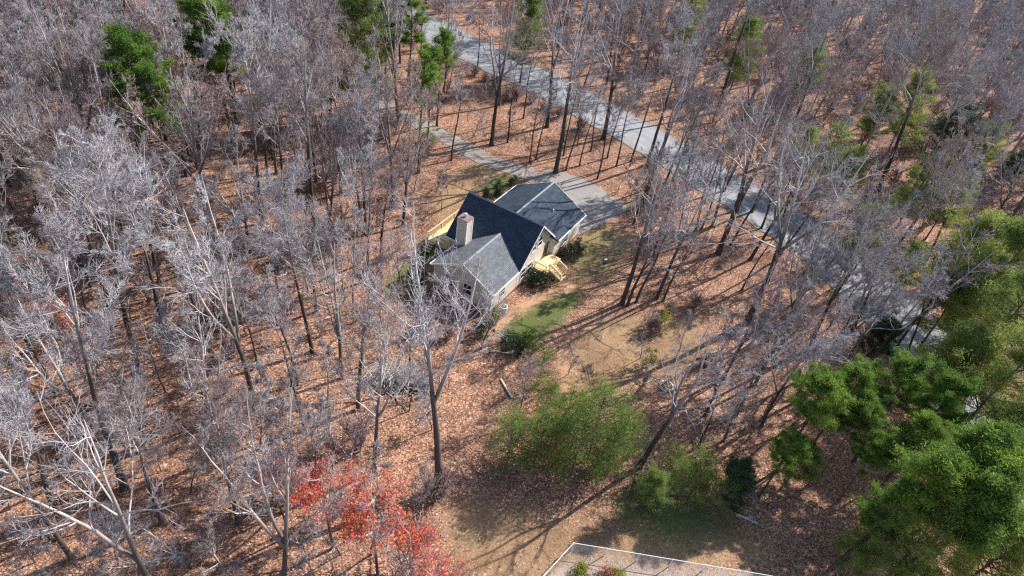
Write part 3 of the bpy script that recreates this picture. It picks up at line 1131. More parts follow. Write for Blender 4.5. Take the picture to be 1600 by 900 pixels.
def hardwood(seed, H=19.0, bole=0.45, nl=12, spread=0.34, ang=42, wiggle=0.05, r0=None, dens=1.0, twig_r=0.0125, fork=0, pale=False, lean=0.0, trunk_jit=0.025, bare=False):
    """a leafless broadleaf tree: (trunk mesh = stem and limbs, crown mesh = branches and twigs)"""
    rng = np.random.default_rng(seed)
    r0 = r0 or 0.0105 * H
    K = 16
    ld = np.array([lean * math.cos(seed), lean * math.sin(seed), 1.0])
    P = polylines(rng, np.array([[0, 0, -0.3]]), ld[None], np.array([H * 0.93 + 0.3]), K, trunk_jit, 0.01)
    s_ = np.linspace(0, 1, K)
    R = (r0 * (1 - 0.93 * s_ ** 1.15) + 0.012)[None, :]
    R[0, 0] *= 1.75
    R[0, 1] *= 1.05
    tr, cr = Acc(), Acc()
        # flare ring close to the ground
    P2 = np.insert(P, 1, P[:, 0] * 0.55 + P[:, 1] * 0.45, axis=1)
    R2 = np.insert(R, 1, R[:, 1] * 1.12, axis=1)
    age2 = np.repeat(np.clip(1.0 - (np.insert(s_, 1, 0.03) - bole * 0.95) * 2.2, 0, 1), 8)
    V, F = tubes(P2, R2, 8)
    tr.add(V, F, age2)
    stems_P, stems_R, stems_L = P, R, np.array([H])
    if fork:
        pos, d, L, rr = children_of(rng, P, R, fork, bole * 0.75, bole * 1.1, 26, 6, 0.62, 0.08, 0.8, np.array([H]), 0.1)
        PF = polylines(rng, pos, d, L, K, 0.05, 0.07)
        RF = taper(rr, K, 0.01, 0.9)
        V, F = tubes(PF, RF, 6)
        tr.add(V, F, np.tile(np.repeat(np.clip(0.95 - s_ * 1.5, 0, 1), 6), len(PF)))
        stems_P = np.concatenate([P, PF])
        stems_R = np.concatenate([R, RF])
        stems_L = np.concatenate([[H * 0.9], L])
    # limbs
    segs = [children_of(rng, P, R, nl, bole, 0.97, ang, 9, spread, 0.16, 0.44, np.array([H]), 0.62)]
    if fork:
        segs.append(children_of(rng, PF, RF, max(3, nl // 2), 0.25, 0.95, ang, 9, spread * 1.15, 0.16, 0.46, stems_L[1:], 0.6))
    pos, d, L, rr = (np.concatenate(x) for x in zip(*segs))
    K1 = 8
    P1 = polylines(rng, pos, d, L, K1, wiggle + 0.05, 0.07)
    R1 = taper(np.maximum(rr, 0.022), K1, 0.008, 0.9)
    V, F = tubes(P1, R1, 5)
    tr.add(V, F, np.full(len(V), 0.12))
    # secondary branches
    n2 = 5 if not bare else 4
    pos, d, L2, rr = children_of(rng, P1, R1, n2, 0.2, 0.98, 38, 11, 0.46, 0.25, 0.6, L, 0.5)
    K2 = 6
    P2_ = polylines(rng, pos, d, L2, K2, wiggle + 0.05, 0.09)
    R2_ = taper(np.maximum(rr, 0.014), K2, twig_r * 0.8, 0.9)
    V, F = tubes(P2_, R2_, 4)
    cr.add(V, F, 0.1)
    # also leaders near the stem tip
    n3 = max(2, int(round(6 * dens)))
    pos, d, L3, rr = children_of(rng, P2_, R2_, n3, 0.12, 1.0, 36, 12, 0.52, 0.25, 0.7, L2, 0.45)
    K3 = 4
    P3 = polylines(rng, pos, d, L3, K3, wiggle * 0.6 + 0.05, 0.10)
    R3 = taper(np.maximum(rr * 0.8, twig_r), K3, twig_r * 0.55, 0.8)
    V, F = tubes(P3, R3, 3)
    cr.add(V, F, 0.05)
    n4 = max(1, int(round(4 * dens)))
    pos, d, L4, rr = children_of(rng, P3, R3, n4, 0.15, 1.0, 36, 14, 0.62, 0.25, 0.8, L3, 0.35)
    P4 = polylines(rng, pos, d, np.maximum(L4, 0.25), 3, wiggle * 0.5 + 0.04, 0.10)
    R4 = taper(np.full(len(P4), twig_r * 0.8), 3, twig_r * 0.4, 0.8)
    V, F = tubes(P4, R4, 3)
    cr.add(V, F, 0.0)
    nm = "hardwood"
    tm = tr.mesh(nm + " trunk", "pale bark" if pale else "hardwood bark")
    cm = cr.mesh(nm + " crown", "pale twigs" if pale else "grey twigs")
    return tm, cm, P4[:, -1]


def leaf_quads(rng, C, size, asp=0.5, up=0.3, droop=0.0):
    """one small leaf-sized quad at each point"""
    n = len(C)
    a = unit(rng.normal(0, 1, (n, 3)) + np.array([0, 0, droop]))
    b_ = unit(np.cross(a, rng.normal(0, 1, (n, 3)) + np.array([0, 0, up])))
    s_ = (size * np.exp(rng.normal(0, 0.25, n)))[:, None]
    V = np.stack([C - a * s_ * 0.5 - b_ * s_ * asp * 0.35, C + b_ * s_ * asp * 0.1 - a * s_ * 0.1 + b_ * s_ * asp * 0.4, C + a * s_ * 0.5, C - b_ * s_ * asp * 0.5 + a * s_ * 0.05], 1)
    return V.reshape(-1, 3), np.arange(n * 4).reshape(-1, 4)


def foliage_mesh(name, V, F, tint, mat):
    return mesh_from(name, V, [F], mat, {"tint": ('FLOAT', np.repeat(tint, 4))})


def clump_points(rng, centers, radii, per, flat=0.7):
    idx = np.repeat(np.arange(len(centers)), per)
    d = unit(rng.normal(0, 1, (len(idx), 3))) * (rng.random(len(idx)) ** 0.45)[:, None]
    d *= np.where(rng.random(len(idx)) < 0.28, 1.75, 0.92)[:, None]
    d[:, 2] *= flat
    return centers[idx] + d * radii[idx][:, None], idx


def pine(seed, H=20.0, crown=0.42, rad=3.0, nb=46, per=190, mat="pine needles", lean=0.03, leaf=0.24, r0=None, cl=1.0):
    rng = np.random.default_rng(seed)
    K = 12
    r0 = r0 or 0.0105 * H
    ld = np.array([lean * math.cos(seed * 2.1), lean * math.sin(seed * 2.1), 1.0])
    P = polylines(rng, np.array([[0, 0, -0.3]]), ld[None], np.array([H]), K, 0.015, 0.01)
    s_ = np.linspace(0, 1, K)
    R = (r0 * (1 - 0.85 * s_) + 0.01)[None]
    R[0, 0] *= 1.5
    tr = Acc()
    V, F = tubes(P, R, 8)
    tr.add(V, F, np.repeat(np.clip(1.1 - s_ * 1.2, 0, 1), 8))
    # branches in the crown
    t0 = 1 - crown
    tt = t0 + (1 - t0) * np.sort(rng.random(nb)) ** 0.95
    f = tt * (K - 1)
    k = np.minimum(f.astype(int), K - 2)
    pos = P[0, k] + (P[0, k + 1] - P[0, k]) * (f - k)[:, None]
    az = rng.random(nb) * 2 * np.pi
    rel = (tt - t0) / (1 - t0)
    prof = np.sin(np.clip(0.25 + rel * 0.78, 0, 1) * np.pi) ** 0.7
    L = rad * (0.35 + 0.65 * prof) * np.exp(rng.normal(0, 0.22, nb))
    L[rng.random(nb) < 0.12] *= 0.5
    d = np.stack([np.cos(az), np.sin(az), 0.12 + 0.75 * rel + rng.normal(0, 0.12, nb)], 1)
    PB = polylines(rng, pos, d, L, 5, 0.10, 0.05)
    V, F = tubes(PB, taper(np.full(nb, 0.045), 5, 0.012), 4)
    tr.add(V, F, 0.3)
    # dead lower stubs
    m_ = 7
    tt2 = (0.25 + (t0 - 0.25) * rng.random(m_)) if t0 > 0.3 else np.full(m_, t0)
    f2 = tt2 * (K - 1)
    k2 = np.minimum(f2.astype(int), K - 2)
    ps = P[0, k2] + (P[0, k2 + 1] - P[0, k2]) * (f2 - k2)[:, None]
    az2 = rng.random(m_) * 6.28
    PS = polylines(rng, ps, np.stack([np.cos(az2), np.sin(az2), np.full(m_, 0.1)], 1), rng.uniform(0.5, 1.6, m_), 4, 0.1, 0.0)
    V, F = tubes(PS, taper(np.full(m_, 0.025), 4, 0.006), 3)
    tr.add(V, F, 0.2)
    # clumps of needles along the outer two thirds of each branch, more at the tip
    cpos = np.concatenate([PB[:, 4], PB[:, 3], PB[:, 4] * 0.5 + PB[:, 3] * 0.5 + rng.normal(0, 0.35, (nb, 3)), PB[:, 2] + rng.normal(0, 0.3, (nb, 3)), P[:, -1]])
    crad = cl * np.concatenate([np.full(nb, 0.62), np.full(nb, 0.55), np.full(nb, 0.6), np.full(nb, 0.42), [0.6]]) * np.exp(rng.normal(0, 0.2, 4 * nb + 1))
    C, idx = clump_points(rng, cpos, crad, per // 4, 0.6)
    V, F = leaf_quads(rng, C, leaf, 0.20, 0.2, 0.25)
    ct = rng.random(len(cpos))
    tint = np.clip(0.45 * ct[idx] + 0.55 * rng.random(len(idx)), 0, 1)
    return tr.mesh("pine trunk", "pine bark"), foliage_mesh("pine crown", V, F, tint, mat)


def shrub(seed, H=1.6, rad=1.1, n=34, per=60, mat="dark glossy leaves", leaf=0.13, cl=0.34, base=0.1, conic=0.0, stems=7):
    """a leafy shrub: (stems mesh, foliage mesh)"""
    rng = np.random.default_rng(seed)
    az = rng.random(n) * 6.283
    hh = base + (1 - base) * rng.random(n)
    rr = rad * np.sqrt(rng.random(n)) * np.sqrt(np.clip(1 - ((hh - 0.45) / 0.62) ** 2, 0.05, 1)) * (1 - conic * hh)
    Cc = np.stack([rr * np.cos(az), rr * np.sin(az), hh * H], 1)
    C, idx = clump_points(rng, Cc, cl * np.exp(rng.normal(0, 0.25, n)), per, 0.85)
    C[:, 2] = np.maximum(C[:, 2], 0.03)
    V, F = leaf_quads(rng, C, leaf, 0.55)
    ct = rng.random(n)
    fm = foliage_mesh("shrub foliage", V, F, np.clip(0.5 * ct[idx] + 0.5 * rng.random(len(idx)), 0, 1), mat)
    a2 = rng.random(stems) * 6.283
    P = polylines(rng, np.stack([0.1 * np.cos(a2), 0.1 * np.sin(a2), np.full(stems, -0.1)], 1), np.stack([np.cos(a2) * rad / H * 0.6, np.sin(a2) * rad / H * 0.6, np.ones(stems)], 1), np.full(stems, H * 0.85), 5, 0.08, 0.02)
    V, F = tubes(P, taper(np.full(stems, 0.022), 5, 0.008), 4)
    tr = Acc()
    tr.add(V, F, 0.5)
    return tr.mesh("shrub stems", "hardwood bark"), fm


def twiggy(seed, H=2.0, rad=1.2, stems=26, twig_r=0.010, mat="brush twigs"):
    """a leafless multi-stemmed bush, one mesh"""
    rng = np.random.default_rng(seed)
    az = rng.random(stems) * 6.283
    tl = rng.random(stems) * 0.9
    P = polylines(rng, np.stack([0.25 * tl * np.cos(az), 0.25 * tl * np.sin(az), np.full(stems, -0.1)], 1), np.stack([np.cos(az) * tl * rad / H, np.sin(az) * tl * rad / H, np.ones(stems)], 1), H * rng.uniform(0.7, 1.1, stems), 6, 0.09, 0.02)
    R = taper(np.full(stems, twig_r * 1.6), 6, twig_r * 0.7)
    ac = Acc()
    V, F = tubes(P, R, 4)
    ac.add(V, F, 0)
    L = np.full(stems, H)
    pos, d, L2, rr = children_of(rng, P, R, 7, 0.25, 1, 40, 12, 0.34, 0.2, 0.8, L)
    P2 = polylines(rng, pos, d, L2, 4, 0.12, 0.04)
    R2 = taper(rr, 4, twig_r * 0.5)
    V, F = tubes(P2, R2, 3)
    ac.add(V, F, 0)
    pos, d, L3, rr = children_of(rng, P2, R2, 4, 0.2, 1, 40, 12, 0.5, 0.2, 0.8, L2)
    P3 = polylines(rng, pos, d, L3, 3, 0.12, 0.04)
    V, F = tubes(P3, taper(rr, 3, twig_r * 0.4), 3)
    ac.add(V, F, 0)
    return ac.mesh("twigs", mat)


# prototypes ----------------------------------------------------------
PROTO = {}
PROTO['tall'] = [hardwood(s, H, bole, nl, sp, an, dens=de) for s, H, bole, nl, sp, an, de in (
    (1, 21, 0.46, 15, 0.30, 33, 1.6), (2, 19, 0.42, 16, 0.33, 34, 1.6), (3, 22, 0.50, 15, 0.29, 36, 1.6), (4, 18, 0.40, 16, 0.32, 31, 1.6), (5, 23, 0.55, 13, 0.26, 34, 1.6), (6, 18, 0.44, 15, 0.34, 40, 1.2))]
PROTO['vase'] = [hardwood(s, H, bole, nl, sp, an, fork=fk, dens=de) for s, H, bole, nl, sp, an, fk, de in (
    (11, 19, 0.36, 10, 0.29, 30, 3, 1.15), (12, 18, 0.33, 10, 0.31, 31, 3, 1.15), (13, 20, 0.38, 11, 0.29, 30, 2, 1.2), (14, 21, 0.42, 11, 0.28, 29, 2, 1.2))]
PROTO['wide'] = [hardwood(s, H, bole, nl, sp, an, wiggle=0.12, fork=fk, pale=True, dens=1.1) for s, H, bole, nl, sp, an, fk in (
    (21, 18, 0.36, 9, 0.36, 44, 2), (22, 18, 0.42, 10, 0.36, 46, 1))]
PROTO['slender'] = [hardwood(s, H, bole, nl + 2, 0.27, 34, dens=1.1, r0=0.0075 * H, trunk_jit=0.03) for s, H, bole, nl in (
    (31, 14, 0.35, 12), (32, 12, 0.30, 12), (33, 15, 0.45, 11))]
PROTO['pole'] = [hardwood(s, H, 0.5, 9, 0.25, 42, dens=0.9, r0=0.0075 * H, trunk_jit=0.035) for s, H in ((41, 15), (42, 17))]
PROTO['yard'] = [hardwood(s, H, bole, nl, sp, an, fork=fk, r0=0.0135 * H, trunk_jit=0.035, dens=0.75, wiggle=0.08) for s, H, bole, nl, sp, an, fk in (
    (51, 21, 0.46, 10, 0.33, 44, 1), (52, 20, 0.50, 10, 0.32, 46, 2), (53, 22, 0.44, 11, 0.30, 42, 1))]
PROTO['open'] = [hardwood(s, H, bole, 9, 0.33, 46, dens=0.6, wiggle=0.1, fork=fk, pale=pl) for s, H, bole, fk, pl in ((55, 18, 0.34, 2, True), (56, 17, 0.42, 1, False), (57, 19, 0.45, 1, False))]
PROTO['lone'] = [hardwood(62, 21, 0.62, 12, 0.36, 48, dens=0.75, wiggle=0.1, fork=2, r0=0.34, trunk_jit=0.02)]
PROTO['sapling'] = [hardwood(s, H, 0.25, 10, 0.28, 42, dens=0.9, r0=0.007 * H, trunk_jit=0.05, twig_r=0.010) for s, H in ((61, 7), (62, 5.5), (63, 8))]

ADJ = {'tall': "tall straight bare hardwood", 'vase': "vase-shaped forked bare hardwood", 'wide': "pale-limbed wide bare hardwood",
       'slender': "slender bare hardwood", 'pole': "thin pole-like bare hardwood", 'yard': "thick-trunked bare hardwood", 'open': "open-crowned bare hardwood", 'lone': "big bare hardwood", 'sapling': "small bare sapling"}
CNT = {}
MADE = []            # (xy, kind) of every tree placed


def add_tree(kind, x, y, label, group, scale=1.0, rot=None, tilt=(0, 0), name=None, cat="tree", which=None, hscale=None):
    L = PROTO[kind]
    i = CNT.get(kind, 0) if which is None else which
    CNT[kind] = CNT.get(kind, 0) + 1
    tm, cm = L[i % len(L)][:2]
    e = empty(name or ("sapling" if kind == 'sapling' else "hardwood_tree"), (x, y, float(hz(x, y))), 0, label, cat, group)
    e.rotation_euler = (tilt[0], tilt[1], RND.uniform(0, 6.283) if rot is None else rot)
    e.scale = (scale, scale, scale * (hscale or 1.0))
    link("trunk", tm, e)
    link("crown", cm, e)
    MADE.append((x, y, kind))
    return e


RND = random.Random(77)
RNG = np.random.default_rng(77)


def toward(px_dx, amount):
    """tilt (rx, ry) that leans a tree towards +X by amount radians"""
    return (0.0, amount * px_dx)


# hand-placed trees of the front yard, verge and clearing -------------
G_YARD = "bare trees between the driveway and the road"
yard = [  # px base, kind, scale, tilt_x(lean to +X), label
    ((705, 251), 'pole', 1.05, 0.02, "tall thin bare tree on the near edge of the driveway's upper bend"),
    ((768, 226), 'yard', 0.92, -0.02, "straight bare tree on the leafy bank just above the driveway"),
    ((868, 270), 'yard', 1.0, 0.02, "thick forked bare tree at the driveway edge behind the garage wing"),
    ((854, 202), 'yard', 0.85, 0.05, "bare tree halfway up the leafy bank between driveway and road"),
    ((780, 166), 'open', 0.85, 0.0, "straight bare tree on the bank close below the road"),
    ((793, 223), 'pole', 0.8, 0.02, "thin bare pole tree beside the thicker driveway bank tree"),
    ((817, 189), 'pole', 0.85, 0.02, None), ((827, 253), 'pole', 0.75, 0.05, None), ((837, 250), 'slender', 0.8, 0.05, None),
    ((942, 223), 'yard', 0.95, 0.09, "bare tree leaning over the road from the leafy bank"),
    ((933, 280), 'pole', 0.95, 0.05, None), ((884, 267), 'pole', 0.8, 0.03, None), ((905, 260), 'pole', 0.75, 0.04, None),
    ((901, 233), 'slender', 0.7, 0.04, None), ((922, 240), 'pole', 0.75, 0.03, None), ((746, 105), 'slender', 0.9, 0.0, None),
    ((948, 250), 'slender', 0.85, 0.04, None), ((962, 262), 'pole', 0.9, 0.05, None),
    ((972, 475), 'yard', 0.82, 0.0, "thick double-stemmed bare tree standing in the front yard"),
    ((980, 478), 'open', 0.78, 0.03, "second stem crowded against the double front yard tree"),
    ((994, 472), 'pole', 0.95, 0.04, None), ((1026, 466), 'open', 0.85, 0.08, "bare tree with flared base at the right of the front yard clump"),
    ((1036, 470), 'pole', 0.8, 0.07, None), ((986, 428), 'slender', 0.9, 0.02, None), ((1003, 322), 'yard', 0.9, 0.03, "thick-trunked bare tree just right of the parking pad"), ((990, 350), 'slender', 0.8, 0.02, None),
    ((1122, 397), 'yard', 1.0, 0.14, "thick dark leaning tree with flared roots on the leafy slope"),
    ((1111, 356), 'open', 0.85, 0.08, None), ((1080, 381), 'open', 0.8, 0.06, None), ((1095, 359), 'slender', 0.9, 0.06, None),
    ((1171, 408), 'open', 0.85, 0.14, None), ((1210, 411), 'pole', 0.95, 0.12, None), ((1240, 477), 'open', 0.85, 0.10, None),
    ((1168, 503), 'yard', 1.08, 0.17, "big leaning tree with curved dark trunk above the side yard"),
    ((1262, 550), 'tall', 0.8, 0.12, None), ((1158, 455), 'pole', 0.75, 0.05, None), ((1060, 330), 'slender', 0.9, 0.05, None), ((1035, 300), 'open', 0.8, 0.05, None),
    ((1066, 300), 'pole', 0.9, 0.06, None), ((1131, 297), 'open', 0.9, 0.1, None), ((1175, 330), 'open', 0.9, 0.12, None), ((1100, 290), 'slender', 0.9, 0.08, None),
    ((1250, 440), 'slender', 0.9, 0.1, None), ((1300, 470), 'open', 0.7, 0.08, None), ((1330, 520), 'open', 0.7, 0.1, None), ((1290, 520), 'slender', 0.8, 0.1, None),
    ((1370, 425), 'tall', 0.95, 0.12, None), ((1390, 560), 'pole', 1.0, 0.2, None), ((1360, 560), 'pole', 0.9, 0.22, None), ((1405, 575), 'pole', 0.95, 0.2, None),
    ((1130, 590), 'vase', 0.72, 0.06, "pale tangled bare tree at the right end of the side yard"),
    ((1180, 600), 'wide', 0.72, 0.05, "white-limbed bare tree behind the fire pit"),
    ((1150, 650), 'wide', 0.75, 0.06, None), ((1100, 650), 'vase', 0.62, 0.05, None), ((1210, 560), 'vase', 0.75, 0.08, None), ((1190, 665), 'vase', 0.7, 0.06, None),
    ((1230, 520), 'open', 0.75, 0.08, None), ((1275, 580), 'vase', 0.8, 0.1, None), ((1300, 600), 'open', 0.7, 0.1, None), ((1240, 630), 'vase', 0.75, 0.08, None),
    ((1340, 590), 'pole', 0.85, 0.12, None), ((1320, 440), 'pole', 0.9, 0.12, None), ((1215, 370), 'open', 0.8, 0.1, None), ((1190, 355), 'pole', 0.95, 0.1, None),
    ((1150, 330), 'tall', 0.85, 0.1, None), ((1100, 320), 'pole', 0.95, 0.08, None), ((1050, 285), 'tall', 0.85, 0.06, None), ((1010, 262), 'tall', 0.85, 0.06, None), ((985, 255), 'pole', 0.95, 0.05, None),
    ((1140, 385), 'slender', 1.0, 0.1, None), ((1195, 440), 'slender', 1.0, 0.12, None), ((1290, 400), 'open', 0.7, 0.14, None), ((1060, 360), 'slender', 1.0, 0.05, None), ((1020, 400), 'pole', 0.9, 0.03, None),
    ((1130, 690), 'wide', 0.6, 0.05, None), ((1090, 700), 'open', 0.6, 0.04, None), ((1260, 660), 'open', 0.75, 0.08, None), ((900, 180), 'tall', 0.7, 0.03, None), ((880, 245), 'slender', 0.85, 0.03, None),
    ((999, 729), 'yard', 0.8, 0.09, "dark leaning tree with thin crown below the fire pit"),
    ((686, 765), 'lone', 1.0, 0.07, "big bare tree standing alone before the house, crown reaching its roof"),
    ((586, 738), 'wide', 1.0, 0.0, "white-limbed low-forked tree beside the brush pile"),
    ((807, 657), 'slender', 0.62, 0.1, "thin dark bare tree by the L of landscape timbers"),
    ((628, 470), 'open', 0.6, 0.0, "small reddish bare tree against the left side of the front wing"),
    ((716, 500), 'open', 0.6, 0.0, "pale bare tree close before the front wing gable"),
    ((660, 470), 'open', 0.5, 0.0, None), ((640, 640), 'slender', 0.62, 0.0, None), ((600, 560), 'slender', 0.8, 0.0, None),
    ((752, 545), 'open', 0.5, 0.05, "small bare tree between the house corner and the green bushes"),
    ((640, 600), 'open', 0.72, -0.02, None), ((560, 640), 'tall', 0.9, -0.02, None), ((535, 590), 'wide', 0.95, -0.04, None),
]


def zone_words(px, py):
    if px < 640 and py > 620:
        r = "in the leaf-floored woods at the lower left"
    elif px < 200:
        r = "in the dense woods at the far left"
    elif px < 420 and py < 300:
        r = "in the dense woods near the upper left pines"
    elif px < 420:
        r = "in the woods midway left of the house"
    elif px < 700 and py < 210:
        r = "in the woods above the driveway's far end"
    elif px < 720:
        r = "in the woods just left of the house clearing"
    elif px < 900 and py < 160:
        r = "beyond the road near its upper end"
    elif px < 1010 and py < 300:
        r = "on the leafy bank between driveway and road"
    elif px < 1240 and 250 < py < 460:
        r = "on the leaf-covered slope right of the driveway pad"
    elif px < 1260 and py >= 460:
        r = "around the right side of the side yard"
    elif py < 120:
        r = "in the grey woods along the top beyond the road"
    elif px < 1300 and py < 300:
        r = "beyond the road opposite the driveway pad"
    elif py < 330:
        r = "beyond the road at the upper right"
    else:
        r = "along the road's lower right stretch"
    return r


def placed_label(kind, x, y, scale):
    q = to_px([(x, y, 0)])[0]
    sz = "large " if scale > 1.03 else ("short " if scale < 0.82 else "")
    if kind in ('sapling',):
        sz = ""
    a = ADJ[kind]
    if sz and a.split()[0] in ("tall", "small"):
        a = a.split(" ", 1)[1]
    z_ = zone_words(q[0], q[1])
    return sz + a + " " + z_, "bare trees " + z_


for px, kind, sc, ln, lb in yard:
    x, y = gp(*px)
    l2, g2 = placed_label(kind, x, y, sc)
    big_ = 1.18 if px[0] > 690 and px[1] < 620 and px[0] > 760 else 1.0
    add_tree(kind, x, y, lb or l2, g2, sc * big_, None, (RND.uniform(-.03, .03), ln))

